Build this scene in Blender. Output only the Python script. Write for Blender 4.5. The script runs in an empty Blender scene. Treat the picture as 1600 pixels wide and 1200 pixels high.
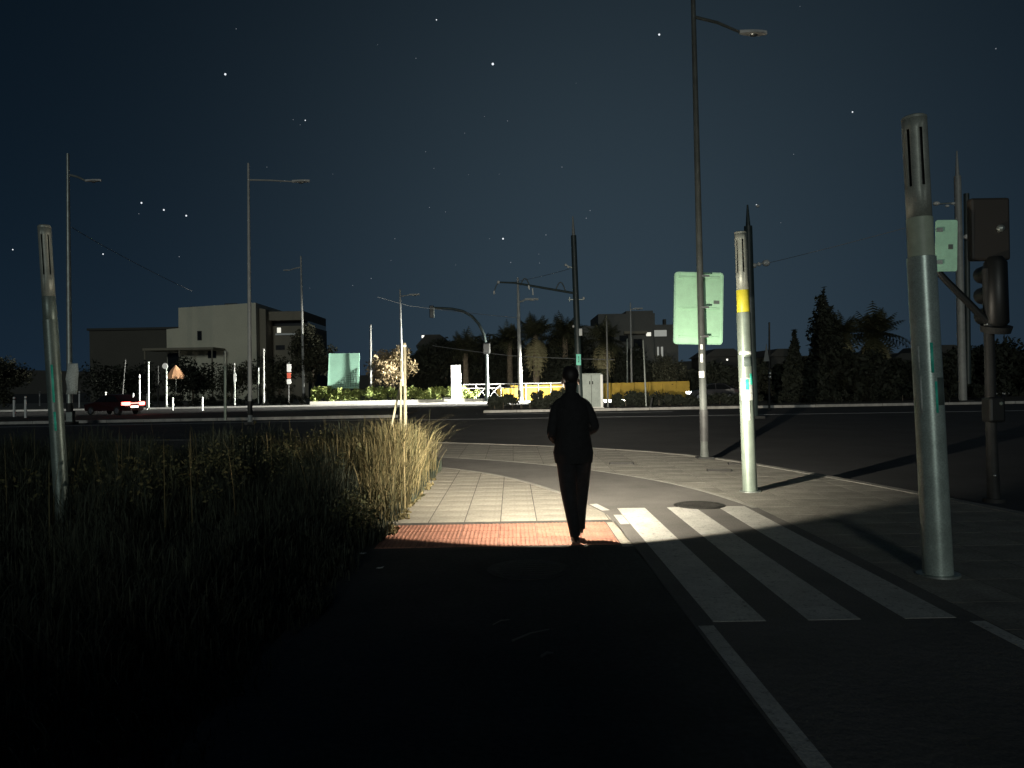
import bpy, bmesh, math, random
import numpy as np
from mathutils import Vector, Matrix
random.seed(7)
rng = np.random.default_rng(11)
R = math.radians
scene = bpy.context.scene
col = scene.collection

# ------------------------------------------------------------------ camera
CAM_H, FPX, ROLL = 1.59, 1200.0, R(1.0)
cam_d = bpy.data.cameras.new('camera'); cam = bpy.data.objects.new('camera', cam_d); col.objects.link(cam)
cam_d.sensor_width = 36.0; cam_d.lens = 36.0 * FPX / 1600.0
cam_d.clip_start = 0.05; cam_d.clip_end = 9000
_a = ROLL
cam.matrix_world = Matrix(((math.cos(_a), math.sin(_a), 0, 0), (0, 0, -1, 0), (-math.sin(_a), math.cos(_a), 0, CAM_H), (0, 0, 0, 1)))
scene.camera = cam
scene.render.resolution_x, scene.render.resolution_y = 1024, 768
scene.view_settings.view_transform = 'Standard'
try: scene.view_settings.look = 'None'
except Exception: pass
scene.view_settings.exposure = 0.0
scene.view_settings.gamma = 1.0
scene.view_settings.use_curve_mapping = False
try:
    scene.cycles.use_denoising = True
    scene.cycles.sample_clamp_indirect = 3.0
    scene.cycles.max_bounces = 5
except Exception: pass

# ------------------------------------------------------------------ night sky
world = bpy.data.worlds.new('World'); scene.world = world; world.use_nodes = True
wt = world.node_tree; wt.nodes.clear()
def W(kind, **kw):
    n = wt.nodes.new(kind)
    for k, v in kw.items(): setattr(n, k, v)
    return n
def wm(op, a, b=None, c=None):
    n = W('ShaderNodeMath', operation=op)
    for i, s in enumerate((a, b, c)):
        if s is None: continue
        if isinstance(s, (int, float)): n.inputs[i].default_value = s
        else: wt.links.new(s, n.inputs[i])
    return n.outputs[0]
tc = W('ShaderNodeTexCoord'); sepw = W('ShaderNodeSeparateXYZ'); wt.links.new(tc.outputs['Generated'], sepw.inputs[0])
elev = wm('MAXIMUM', sepw.outputs[2], 0.0)
# physical twilight sky, the sun well under the horizon ahead, plus the steady glow of the night air and of the town
nish = W('ShaderNodeTexSky', sky_type='NISHITA', sun_disc=False)
nish.sun_elevation = R(-5.0); nish.sun_rotation = R(8.0); nish.altitude = 20
b0 = W('ShaderNodeBackground'); wt.links.new(nish.outputs[0], b0.inputs['Color']); b0.inputs['Strength'].default_value = 0.02
band = wm('POWER', 2.718, wm('MULTIPLY', elev, -4.4))            # thick air low down
gd = W('ShaderNodeVectorMath', operation='DOT_PRODUCT'); wt.links.new(tc.outputs['Generated'], gd.inputs[0])
gv = Vector((0.14, 1.0, 0.16)).normalized(); gd.inputs[1].default_value = gv
glow = wm('POWER', 2.718, wm('MULTIPLY', wm('SUBTRACT', 1.0, gd.outputs['Value']), -11.0))  # town glow past the trees
def wcol(fac, c):
    n = W('ShaderNodeMixRGB', blend_type='MULTIPLY'); n.inputs[0].default_value = 1
    wt.links.new(fac, n.inputs[1]); n.inputs[2].default_value = (*c, 1); return n.outputs[0]
def wadd(a, b):
    n = W('ShaderNodeMixRGB', blend_type='ADD'); n.inputs[0].default_value = 1
    wt.links.new(a, n.inputs[1]); wt.links.new(b, n.inputs[2]); return n.outputs[0]
base = W('ShaderNodeRGB'); base.outputs[0].default_value = (0.0008, 0.0031, 0.0064, 1)
sky_c = wadd(wadd(base.outputs[0], wcol(band, (0.0050, 0.0138, 0.0262))), wcol(glow, (0.0220, 0.0330, 0.0400)))
b1 = W('ShaderNodeBackground'); wt.links.new(sky_c, b1.inputs['Color']); b1.inputs['Strength'].default_value = 1.0
addw = W('ShaderNodeAddShader'); wt.links.new(b0.outputs[0], addw.inputs[0]); wt.links.new(b1.outputs[0], addw.inputs[1])
# added low fill light behind the camera, standing in as moonlight
moonlight_fill_d = bpy.data.lights.new('moon', 'SUN'); moonlight_fill_d.energy = .36; moonlight_fill_d.angle = R(7.0); moonlight_fill_d.color = (.92, 1.0, .93)
moon = bpy.data.objects.new('moon', moonlight_fill_d); col.objects.link(moon); moon.location = (0, -20, 30)
moon.rotation_euler = Vector((.10, .985, -.17)).to_track_quat('-Z', 'Y').to_euler()
ow = W('ShaderNodeOutputWorld'); wt.links.new(addw.outputs[0], ow.inputs['Surface'])

# ------------------------------------------------------------------ measuring: photo pixel -> place
def uv0(x, y):
    u, v = x - 800.0, 600.0 - y
    return u * math.cos(_a) + v * math.sin(_a), -u * math.sin(_a) + v * math.cos(_a)
def P(x, y, Y):
    u, v = uv0(x, y); return Vector((u * Y / FPX, Y, CAM_H + v * Y / FPX))
def G(x, y, z=0.0):
    u, v = uv0(x, y); Y = (CAM_H - z) * FPX / -v; return Vector((u * Y / FPX, Y, z))

# ------------------------------------------------------------------ materials
MATS = {}
def mat(name, c, rough=0.6, metal=0.0, var=0.0, scale=6.0, bump=0.0, emit=None, estr=0.0, spec=0.5, c2=None, attr=None, fine=0, worn=None):
    if name in MATS: return MATS[name]
    m = bpy.data.materials.new(name); m.use_nodes = True
    nt = m.node_tree; b = nt.nodes['Principled BSDF']
    b.inputs['Roughness'].default_value = rough; b.inputs['Metallic'].default_value = metal
    b.inputs['Specular IOR Level'].default_value = spec
    b.inputs['Base Color'].default_value = (*c, 1)
    if var > 0 or c2 is not None:
        t = nt.nodes.new('ShaderNodeTexCoord')
        n1 = nt.nodes.new('ShaderNodeTexNoise'); n1.inputs['Scale'].default_value = scale; n1.inputs['Detail'].default_value = 6
        n1.inputs['Roughness'].default_value = 0.65
        nt.links.new(t.outputs['Object'], n1.inputs['Vector'])
        r = nt.nodes.new('ShaderNodeValToRGB'); nt.links.new(n1.outputs['Fac'], r.inputs['Fac'])
        lo = c2 if c2 is not None else tuple(v * (1 - var) for v in c)
        hi = c if c2 is not None else tuple(min(1, v * (1 + var)) for v in c)
        r.color_ramp.elements[0].position = 0.32; r.color_ramp.elements[1].position = 0.68
        r.color_ramp.elements[0].color = (*lo, 1); r.color_ramp.elements[1].color = (*hi, 1)
        out = r.outputs['Color']
        n3 = nt.nodes.new('ShaderNodeTexNoise'); n3.inputs['Scale'].default_value = fine if fine else scale * 22; n3.inputs['Detail'].default_value = 3
        nt.links.new(t.outputs['Object'], n3.inputs['Vector'])
        m3 = nt.nodes.new('ShaderNodeMapRange'); nt.links.new(n3.outputs['Fac'], m3.inputs['Value'])
        m3.inputs['From Min'].default_value = .3; m3.inputs['From Max'].default_value = .7
        m3.inputs['To Min'].default_value = 1 - var; m3.inputs['To Max'].default_value = 1 + var
        s3 = nt.nodes.new('ShaderNodeVectorMath'); s3.operation = 'SCALE'; nt.links.new(out, s3.inputs[0]); nt.links.new(m3.outputs[0], s3.inputs['Scale']); out = s3.outputs[0]
        if worn:      # chipped paint: the surface underneath shows through
            n4 = nt.nodes.new('ShaderNodeTexNoise'); n4.inputs['Scale'].default_value = 17; n4.inputs['Detail'].default_value = 8; n4.inputs['Roughness'].default_value = .75
            nt.links.new(t.outputs['Object'], n4.inputs['Vector'])
            m4 = nt.nodes.new('ShaderNodeMapRange'); nt.links.new(n4.outputs['Fac'], m4.inputs['Value']); m4.inputs['From Min'].default_value = .54; m4.inputs['From Max'].default_value = .66
            x4 = nt.nodes.new('ShaderNodeMixRGB'); nt.links.new(m4.outputs[0], x4.inputs[0]); nt.links.new(out, x4.inputs[1]); x4.inputs[2].default_value = (*worn, 1); out = x4.outputs[0]
        oi = nt.nodes.new('ShaderNodeObjectInfo')
        hs = nt.nodes.new('ShaderNodeMapRange'); hs.inputs['To Min'].default_value = 1 - 0.35 * max(var, .1); hs.inputs['To Max'].default_value = 1 + 0.35 * max(var, .1)
        nt.links.new(oi.outputs['Random'], hs.inputs['Value'])
        mx = nt.nodes.new('ShaderNodeVectorMath'); mx.operation = 'SCALE'
        nt.links.new(out, mx.inputs[0]); nt.links.new(hs.outputs[0], mx.inputs['Scale'])
        nt.links.new(mx.outputs[0], b.inputs['Base Color'])
        if bump > 0:
            n2 = nt.nodes.new('ShaderNodeTexNoise'); n2.inputs['Scale'].default_value = scale * 14; n2.inputs['Detail'].default_value = 4
            nt.links.new(t.outputs['Object'], n2.inputs['Vector'])
            bp = nt.nodes.new('ShaderNodeBump'); bp.inputs['Strength'].default_value = bump; bp.inputs['Distance'].default_value = 0.01
            nt.links.new(n2.outputs['Fac'], bp.inputs['Height']); nt.links.new(bp.outputs['Normal'], b.inputs['Normal'])
    if attr:   # per-leaf tint stored on the mesh
        a = nt.nodes.new('ShaderNodeAttribute'); a.attribute_name = 'tint'
        r = nt.nodes.new('ShaderNodeValToRGB'); nt.links.new(a.outputs['Fac'], r.inputs['Fac'])
        els = r.color_ramp.elements
        while len(els) < len(attr): els.new(0.5)
        for i, cc in enumerate(attr):
            els[i].position = i / (len(attr) - 1); els[i].color = (*cc, 1)
        nt.links.new(r.outputs['Color'], b.inputs['Base Color'])
    if emit is not None:
        b.inputs['Emission Color'].default_value = (*emit, 1); b.inputs['Emission Strength'].default_value = estr
    MATS[name] = m; return m

mat('asphalt', (.038, .038, .040), .85, var=.4, scale=.5, bump=.5, fine=40)
mat('lane', (.15, .14, .128), .85, var=.22, scale=1.1, bump=.5, fine=60)
mat('footpath', (.042, .044, .044), .85, var=.3, scale=1.3, bump=.4)
mat('earth', (.05, .042, .03), .95, var=.4, scale=.6)
mat('tile', (.34, .312, .26), .8, var=.24, scale=1.6, bump=.35)
mat('tile_b', (.27, .255, .22), .85, var=.27, scale=2.2, bump=.45, fine=45)
mat('mortar', (.085, .078, .068), .95, var=.3, scale=4)
mat('tactile', (.41, .19, .13), .75, var=.25, scale=4, bump=.3)
mat('paint', (.56, .545, .50), .75, var=.16, scale=3, bump=.3, fine=60, worn=(.2, .19, .17))
mat('paint_old', (.34, .325, .29), .8, var=.18, scale=3, bump=.3, fine=60, worn=(.2, .19, .17))
mat('kerb_near', (.27, .26, .235), .85, var=.25, scale=3, bump=.3)
mat('kerb', (.36, .35, .33), .8, var=.25, scale=3, bump=.3)
mat('paint_far', (.30, .31, .32), .7, var=.2, scale=2)
mat('concrete', (.60, .60, .57), .8, var=.12, scale=1.5)
mat('iron', (.045, .042, .038), .6, metal=.4, var=.4, scale=9, bump=.4)
mat('galv', (.30, .33, .31), .42, metal=.55, var=.25, scale=5)
mat('galv_dark', (.030, .031, .031), .6, metal=.05, spec=.25, var=.3, scale=5)
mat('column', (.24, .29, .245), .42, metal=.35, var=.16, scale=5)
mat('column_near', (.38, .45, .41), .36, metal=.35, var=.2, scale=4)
mat('lamp_pole', (.065, .072, .068), .6, metal=.05, var=.25, scale=4, spec=.25)
mat('cap', (.38, .40, .35), .5, metal=.3, var=.2, scale=6)
mat('dark_core', (.01, .01, .01), .8)
mat('yellow_band', (.70, .62, .05), .45, var=.1, scale=10)
mat('pale_band', (.44, .50, .39), .5, var=.1, scale=10)
mat('sticker', (.60, .64, .60), .6, var=.35, scale=14)
mat('sticker_glint_mint', (.05, .55, .40), .5, var=.2, scale=20)
mat('sticker_dark', (.10, .13, .12), .6)
mat('sign_back', (.36, .62, .43), .5, var=.10, scale=3, bump=.05)
mat('sign_rim', (.30, .52, .38), .5, var=.1)
mat('sign_small', (.46, .82, .60), .45, var=.1, scale=8)
mat('sign_green', (.03, .50, .36), .4)
mat('bolt', (.75, .76, .74), .25, metal=.9)
mat('lamp_head', (.55, .55, .53), .4, var=.1)
mat('mast', (.030, .045, .045), .5, var=.3, scale=3)
mat('mast_pale', (.26, .27, .26), .5, var=.2, scale=3)
mat('wire', (.16, .17, .18), .5)
mat('insulator', (.6, .6, .58), .35)
mat('signal_black', (.012, .013, .013), .45)
mat('signal_brown', (.040, .034, .029), .6)
mat('white_metal', (.72, .73, .72), .45)
mat('steel_white', (.34, .35, .34), .5, var=.15, scale=2)
mat('totem', (.82, .83, .82), .4)
mat('totem_print', (.50, .52, .52), .5)
mat('wall_white', (.70, .69, .62), .8, var=.12, scale=1)
mat('wall_yellow', (.46, .30, .04), .75, var=.15, scale=1.2)
mat('rail', (.36, .37, .36), .5)
mat('cabinet', (.27, .31, .29), .6, var=.15, scale=3)
mat('billboard', (.25, .46, .36), .6, var=.12, scale=.7)
mat('shadow_net', (.05, .09, .07), .8)
mat('bark', (.09, .075, .055), .9, var=.4, scale=4)
mat('palm_bark', (.17, .14, .10), .9, var=.4, scale=5)
mat('leaf_dark', (.02, .028, .014), .8, attr=((.007, .010, .006), (.018, .023, .012)))
mat('leaf_mid', (.05, .06, .03), .85, attr=((.020, .024, .013), (.060, .060, .036)))
mat('leaf_warm', (.2, .15, .08), .75, attr=((.12, .10, .05), (.22, .17, .09), (.38, .29, .17)))
mat('leaf_hedge', (.1, .13, .04), .7, attr=((.09, .13, .03), (.20, .25, .07), (.38, .42, .13)))
mat('palm_green', (.04, .05, .02), .7, attr=((.018, .022, .011), (.06, .062, .03)))
mat('palm_dry', (.16, .14, .075), .8, attr=((.14, .13, .065), (.32, .29, .17)))
mat('grass_green', (.06, .075, .03), .8, attr=((.018, .026, .018), (.042, .054, .036), (.075, .080, .048)))
mat('grass_dry', (.3, .22, .09), .8, attr=((.055, .055, .022), (.135, .11, .045), (.26, .205, .10)))
mat('stake', (.32, .29, .20), .8, var=.25, scale=8)
mat('build_a', (.62, .60, .48), .85, var=.06, scale=.3)
mat('build_b', (.22, .20, .155), .85, var=.06, scale=.3)
mat('build_c', (.13, .13, .12), .85, var=.08, scale=.3)
mat('build_low', (.075, .072, .06), .85, var=.08, scale=.3)
mat('galv_dull', (.17, .175, .17), .5, metal=.3, var=.2, scale=3)
mat('build_dark', (.05, .05, .045), .85, var=.1, scale=.3)
mat('glass_dark', (.008, .009, .01), .15)
mat('window_lit', (.8, .8, .75), .5, emit=(1.0, .97, .82), estr=.8)
mat('window_dim', (.5, .5, .45), .5, emit=(.9, .92, .85), estr=.22)
mat('bulb_far', (.8, .8, .8), .5, emit=(1, .95, .85), estr=1.4)
mat('awning_glow', (.44, .24, .13), .8, var=.12, scale=2, emit=(.8, .42, .22), estr=.12)  # cloth with a faint glow put into the material
mat('car_red', (.03, .008, .008), .3, spec=.6)
mat('car_grey', (.035, .035, .04), .3, spec=.6)
mat('tyre', (.015, .015, .015), .9)
mat('rim', (.35, .35, .36), .3, metal=.8)
mat('tail_lamp', (.6, .02, .02), .3, emit=(1, .10, .08), estr=12.0)
mat('plate_glow', (.9, .7, .6), .3, emit=(1, .75, .62), estr=5.0)
mat('head_lamp', (.9, .9, .9), .2, emit=(1, 1, .97), estr=24.0)
mat('star', (0, 0, 0), 1, emit=(.88, .94, 1.0), estr=1.1)
mat('star_dim', (0, 0, 0), 1, emit=(.80, .88, 1.0), estr=.28)
mat('cloth_black', (.010, .010, .011), .9, var=.3, scale=20)
mat('trouser', (.012, .012, .014), .9, var=.3, scale=20)
mat('shoe', (.02, .018, .017), .6)
mat('shoe_sole', (.35, .34, .32), .8)
mat('skin', (.36, .22, .16), .55)
mat('hair', (.012, .009, .007), .6)
mat('torch_body', (.02, .02, .02), .35)
mat('torch_lens', (.9, .9, .9), .1, emit=(1, .95, .85), estr=25.0)
mat('paper', (.75, .76, .74), .8, var=.1)
mat('stalk', (.22, .21, .18), .8)
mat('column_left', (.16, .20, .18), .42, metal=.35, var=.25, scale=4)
mat('weed', (.06, .07, .03), .8, attr=((.025, .032, .014), (.07, .075, .03), (.16, .14, .06)))
mat('red_white', (.55, .10, .06), .5)

# ------------------------------------------------------------------ mesh helpers
class MB:
    def __init__(s): s.v = []; s.f = []; s.sm = False
    def add(s, vs, fs):
        o = len(s.v); s.v += [tuple(p) for p in vs]; s.f += [tuple(i + o for i in q) for q in fs]; return s
    def box(s, lo, hi):
        x0, y0, z0 = lo; x1, y1, z1 = hi
        return s.add([(x0,y0,z0),(x1,y0,z0),(x1,y1,z0),(x0,y1,z0),(x0,y0,z1),(x1,y0,z1),(x1,y1,z1),(x0,y1,z1)],
                     [(3,2,1,0),(4,5,6,7),(0,1,5,4),(1,2,6,5),(2,3,7,6),(3,0,4,7)])
    def tube(s, pts, rad, n=10, caps=True):
        pts = [Vector(p) for p in pts]
        if not isinstance(rad, (list, tuple)): rad = [rad] * len(pts)
        vs, fs = [], []; up = None
        for i, p in enumerate(pts):
            d = (pts[min(i + 1, len(pts) - 1)] - pts[max(i - 1, 0)]).normalized()
            if up is None:
                up = Vector((1, 0, 0)) if abs(d.x) < .8 else Vector((0, 0, 1))
            a = (up - d * up.dot(d)).normalized(); b = d.cross(a); up = a
            for k in range(n):
                t = 2 * math.pi * k / n
                vs.append(p + (a * math.cos(t) + b * math.sin(t)) * rad[i])
        for i in range(len(pts) - 1):
            for k in range(n):
                k2 = (k + 1) % n
                fs.append((i*n + k, i*n + k2, (i+1)*n + k2, (i+1)*n + k))
        if caps:
            fs.append(tuple(range(n))[::-1]); fs.append(tuple((len(pts) - 1) * n + k for k in range(n)))
        s.sm = True
        return s.add(vs, fs)
    def prism(s, poly, z0, z1):
        n = len(poly)
        vs = [(x, y, z0) for x, y in poly] + [(x, y, z1) for x, y in poly]
        fs = [tuple(range(n))[::-1], tuple(range(n, 2*n))] + [(i, (i+1) % n, n + (i+1) % n, n + i) for i in range(n)]
        return s.add(vs, fs)
    def plate(s, poly, y0, y1):          # polygon in XZ extruded along Y
        n = len(poly)
        vs = [(x, y0, z) for x, z in poly] + [(x, y1, z) for x, z in poly]
        fs = [tuple(range(n)), tuple(range(n, 2*n))[::-1]] + [((i+1) % n, i, n + i, n + (i+1) % n) for i in range(n)]
        return s.add(vs, fs)
    def xplate(s, poly, x0, x1):         # polygon in YZ extruded along X
        n = len(poly)
        vs = [(x0, y, z) for y, z in poly] + [(x1, y, z) for y, z in poly]
        fs = [tuple(range(n))[::-1], tuple(range(n, 2*n))] + [(i, (i+1) % n, n + (i+1) % n, n + i) for i in range(n)]
        return s.add(vs, fs)
    def ball(s, c, r, n=10, m=7, sc=(1, 1, 1)):
        vs, fs = [], []
        for j in range(m + 1):
            t = math.pi * j / m
            for k in range(n):
                p = 2 * math.pi * k / n
                vs.append((c[0] + r*sc[0]*math.sin(t)*math.cos(p), c[1] + r*sc[1]*math.sin(t)*math.sin(p), c[2] + r*sc[2]*math.cos(t)))
        for j in range(m):
            for k in range(n):
                fs.append((j*n + k, (j+1)*n + k, (j+1)*n + (k+1) % n, j*n + (k+1) % n))
        s.sm = True
        return s.add(vs, fs)
    def mesh(s, name, m):
        me = bpy.data.meshes.new(name); me.from_pydata(s.v, [], s.f); me.validate(); me.update()
        bm = bmesh.new(); bm.from_mesh(me); bmesh.ops.recalc_face_normals(bm, faces=bm.faces); bm.to_mesh(me); bm.free()
        if m: me.materials.append(MATS[m])
        if s.sm:
            me.polygons.foreach_set('use_smooth', [len(p.vertices) == 4 for p in me.polygons])
            try: me.set_sharp_from_angle(angle=R(40))
            except Exception: pass
        return me
    def build(s, name, m, parent=None, loc=None):
        return link(name, s.mesh(name, m), parent, loc)

def link(name, me, parent=None, loc=None):
    o = bpy.data.objects.new(name, me); col.objects.link(o)
    if parent is not None: o.parent = parent
    if loc is not None: o.location = loc
    return o
def tag(o, label, cat, group=None):
    o['label'] = label; o['category'] = cat
    if group: o['group'] = group
    return o
def thing(name, label, cat, loc=(0, 0, 0), group=None, rz=0.0):
    o = bpy.data.objects.new(name, None); col.objects.link(o); o.location = loc; o.rotation_euler = (0, 0, rz)
    o.empty_display_size = .2
    return tag(o, label, cat, group)
def struct(o): o['kind'] = 'structure'; return o
def stuff(o): o['kind'] = 'stuff'; return o
def bevel(o, w=.01, seg=2):
    md = o.modifiers.new('bevel', 'BEVEL'); md.width = w; md.segments = seg; md.limit_method = 'ANGLE'; return o
def np_mesh(name, verts, faces, m, tint=None, nper=3):
    """verts (N,3), faces (M,nper) arrays"""
    me = bpy.data.meshes.new(name)
    me.vertices.add(len(verts)); me.vertices.foreach_set('co', verts.astype(np.float32).ravel())
    M = len(faces)
    me.loops.add(M * nper); me.loops.foreach_set('vertex_index', faces.astype(np.int32).ravel())
    me.polygons.add(M); me.polygons.foreach_set('loop_start', np.arange(0, M*nper, nper, dtype=np.int32))
    me.polygons.foreach_set('loop_total', np.full(M, nper, dtype=np.int32))
    me.update(calc_edges=True)
    if tint is not None:
        at = me.attributes.new('tint', 'FLOAT', 'POINT'); at.data.foreach_set('value', tint.astype(np.float32))
    me.materials.append(MATS[m]); return me

# ------------------------------------------------------------------ stars on the dome of the sky
STARS = [(352,116,1.6),(770,100,1.9),(682,31,.9),(1030,54,1.5),(1332,175,1.1),(1556,76,.8),(221,317,1.3),(256,328,1.3),(291,337,1.3),
 (445,283,1.3),(477,188,.9),(458,187,.6),(469,195,.5),(161,397,1.0),(20,390,.9),(280,401,.7),(369,45,.6),(650,91,.6),
 (793,189,.6),(878,261,.7),(786,373,1.4),(853,367,.8),(665,237,.5),(678,263,.5),(671,324,.6),(696,331,.5),(617,373,.6),(611,407,.5),
 (580,435,.7),(916,341,.8),(922,329,.7),(798,410,.8),(843,411,.6),(765,373,.5),(726,208,.5),(757,182,.4),(1240,241,.6),(1220,348,.5),
 (1182,320,.9),(551,446,.6),(484,450,.4),(712,414,.4),(842,397,.5),(217,334,.6),(520,272,.35),(1250,10,.4),(590,70,.4),(900,130,.35),(780,272,.35),(732,273,.35),(417,261,.5)]
sb, sd = MB(), MB()
for x, y, r in STARS:
    u, v = uv0(x, y); d = Vector((u / FPX, 1, v / FPX)).normalized() * 4000
    (sb if r > .85 else sd).ball((d.x, d.y, d.z + CAM_H), r * 3.1, 6, 4)
sky = struct(sb.build('sky', 'star'))
struct(sd.build('sky_faint_stars', 'star_dim', sky))

# ------------------------------------------------------------------ ground, road, pavement
gs = MB().box((-3000, -300, -1.0), (3000, 3500, -.16)).build('ground', 'earth'); struct(gs)
rd = MB().box((-220, -30, -.30), (220, 69.6, -.12)).build('road', 'asphalt'); struct(rd)

L_EDGE = [(1.16,-6),(1.16,9.0),(1.05,9.6),(.90,10.3),(.63,11.16),(.27,12.2),(-.23,13.3),(-.75,14.1),(-1.4,14.85),(-2.4,15.6),(-4,16.4),(-7,17.3),(-14,18.4)]
R_EDGE = [(3.06,-6),(3.06,9.3),(2.98,10.0),(2.80,11.0),(2.5,12.0),(2.05,13.0),(1.5,13.95),(.8,14.9),(-.1,15.9),(-1.2,16.8),(-3,17.9),(-7,19.4),(-14,20.8)]
KERB = [(6.4,-6),(6.3,5),(6.15,7),(5.9,8.9),(5.5,11.1),(4.95,13.4),(4.3,15.6),(3.5,17.1),(2.2,18.6),(.8,19.7),(-2.2,21.6),(-7,23.6),(-14,25.2)]
def smooth(poly, it=2):
    for _ in range(it):
        q = [poly[0]]
        for a, b in zip(poly[:-1], poly[1:]):
            q += [(a[0]*.75 + b[0]*.25, a[1]*.75 + b[1]*.25), (a[0]*.25 + b[0]*.75, a[1]*.25 + b[1]*.75)]
        poly = q + [poly[-1]]
    return poly
L_EDGE, R_EDGE, KERB = smooth(L_EDGE), smooth(R_EDGE), smooth(KERB)
def offset(poly, d):
    out = []
    for i, p in enumerate(poly):
        a, b = poly[max(i-1, 0)], poly[min(i+1, len(poly)-1)]
        t = Vector((b[0]-a[0], b[1]-a[1])).normalized(); out.append((p[0] + t.y*d, p[1] - t.x*d))
    return out
def ribbon(mb, A, B, z0, z1):
    n = len(A)
    vs = [(x, y, z1) for x, y in A] + [(x, y, z1) for x, y in B] + [(x, y, z0) for x, y in A] + [(x, y, z0) for x, y in B]
    fs = [(i, n+i, n+i+1, i+1) for i in range(n-1)] + [(i, i+1, 2*n+i+1, 2*n+i) for i in range(n-1)] + [(n+i, 3*n+i, 3*n+i+1, n+i+1) for i in range(n-1)]
    fs += [(0, 2*n, 3*n, n), (n-1, 2*n-1, 4*n-1, 3*n-1)]
    return mb.add(vs, fs)
pave = ribbon(MB(), R_EDGE, KERB, -.28, -.0014).build('pavement', 'mortar'); struct(pave)
lane = ribbon(MB(), L_EDGE, R_EDGE, -.28, 0.0).build('cycle_lane', 'lane'); struct(lane)
BED_X = -1.42
foot = MB().prism([(BED_X,-6),(1.157,-6),(1.157,7.425),(BED_X,7.425)], -.28, 0.0).build('footpath', 'footpath'); struct(foot)
left_poly = [(BED_X, 7.425)] + [(1.157, 7.425)] + [(x - .003, y) for x, y in L_EDGE if y > 7.425 and x > BED_X] + [(BED_X, 14.87)]
corner = MB().prism(left_poly, -.28, -.0014).build('corner_pavement', 'mortar'); struct(corner)
# slabs, each its own piece: region clipped by every grid square
def clip(poly, x0, y0, x1, y1):
    def half(pl, ins, cut):
        out = []
        for i in range(len(pl)):
            a, b = pl[i-1], pl[i]
            if ins(b):
                if not ins(a): out.append(cut(a, b))
                out.append(b)
            elif ins(a): out.append(cut(a, b))
        return out
    def cx(v): return lambda a, b: (v, a[1] + (b[1]-a[1]) * (v-a[0]) / (b[0]-a[0]))
    def cy(v): return lambda a, b: (a[0] + (b[0]-a[0]) * (v-a[1]) / (b[1]-a[1]), v)
    for ins, cut in ((lambda p: p[0] >= x0, cx(x0)), (lambda p: p[0] <= x1, cx(x1)), (lambda p: p[1] >= y0, cy(y0)), (lambda p: p[1] <= y1, cy(y1))):
        if len(poly) < 3: return []
        poly = half(poly, ins, cut)
    return poly
def area(p): return abs(sum(p[i-1][0]*p[i][1] - p[i][0]*p[i-1][1] for i in range(len(p)))) / 2
full_tile = {}
def lay(region, x0, y0, x1, y1, s, parent, m, maxn, gap=.005):
    n = 0; y = y0
    while y < y1:
        x = x0
        while x < x1:
            q = clip(region, x + gap, y + gap, x + s - gap, y + s - gap)
            if len(q) >= 3 and area(q) > .02 * s * s and n < maxn:
                dz = random.uniform(-.0004, .0004)
                if abs(area(q) - (s - 2*gap)**2) < 1e-4:
                    if (s, m) not in full_tile:
                        h = s/2 - gap; b = .001
                        tb = MB(); tb.add([(-h,-h,-.03),(h,-h,-.03),(h,h,-.03),(-h,h,-.03),(-h,-h,-b),(h,-h,-b),(h,h,-b),(-h,h,-b),(-h+b,-h+b,0),(h-b,-h+b,0),(h-b,h-b,0),(-h+b,h-b,0)],
                            [(0,1,5,4),(1,2,6,5),(2,3,7,6),(3,0,4,7),(4,5,9,8),(5,6,10,9),(6,7,11,10),(7,4,8,11),(8,9,10,11)])
                        full_tile[(s, m)] = tb.mesh('paving_slab', m)
                    link('paving_slab', full_tile[(s, m)], parent, (x + s/2, y + s/2, dz))
                else:
                    MB().prism(q, -.03, 0.0).build('paving_slab', m, parent, (0, 0, dz))
                n += 1
            x += s
        y += s
    return n
lay(left_poly, BED_X, 8.90, 1.4, 15.2, .42, corner, 'tile', 140)
right_poly = [(x + .003, y) for x, y in R_EDGE if y > 3] + [(x, y) for x, y in offset(KERB, -.155)[::-1] if y > 3]
lay(right_poly, -4.2, 4.2, 6.6, 21.6, .6, pave, 'tile_b', 290)
# tactile strip: ribbed red tiles
tb = MB()
h = .1985
tb.box((-h, -h, -.03), (h, h, .001))
for k in range(9):
    cx = -h + (k + .5) * 2*h/9
    tb.add([(cx-.013,-h+.004,.001),(cx+.013,-h+.004,.001),(cx+.013,h-.004,.001),(cx-.013,h-.004,.001),(cx-.007,-h+.008,.006),(cx+.007,-h+.008,.006),(cx+.007,h-.008,.006),(cx-.007,h-.008,.006)],
           [(4,5,6,7),(0,1,5,4),(1,2,6,5),(2,3,7,6),(3,0,4,7)])
tm = tb.mesh('tactile_tile', 'tactile')
for j in range(1, 4):
    for i in range(6):
        link('tactile_tile', tm, corner, (BED_X + .24 + i*.403, 7.07 + .26 + j*.403, random.uniform(-.0005, .0005)))
MB().prism([(1.045, 7.44), (1.15, 7.44), (1.15, 8.74), (1.045, 8.74)], -.03, 0).build('edge_slab', 'tile', corner)
# kerb stones along the corner
ko, ki = KERB, offset(KERB, -.15)
def along(poly, step):
    out = [Vector(poly[0])]; acc = 0
    for a, b in zip(poly[:-1], poly[1:]):
        a, b = Vector(a), Vector(b); L = (b-a).length; t = step - acc
        while t <= L:
            out.append(a + (b-a) * t / L); t += step
        acc = L - (t - step)
    return out
ks = along(KERB, 1.0)
for a, b in zip(ks[:-1], ks[1:]):
    if a.y < 2: continue
    d = (b-a).normalized(); n = Vector((-d.y, d.x)); g = d * .006
    q = [a+g, b-g, b-g+n*.15, a+g+n*.15]
    MB().prism([(p.x, p.y) for p in q], -.27, .006 + random.uniform(-.002, .002)).build('kerb_stone', 'kerb_near', pave)
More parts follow.
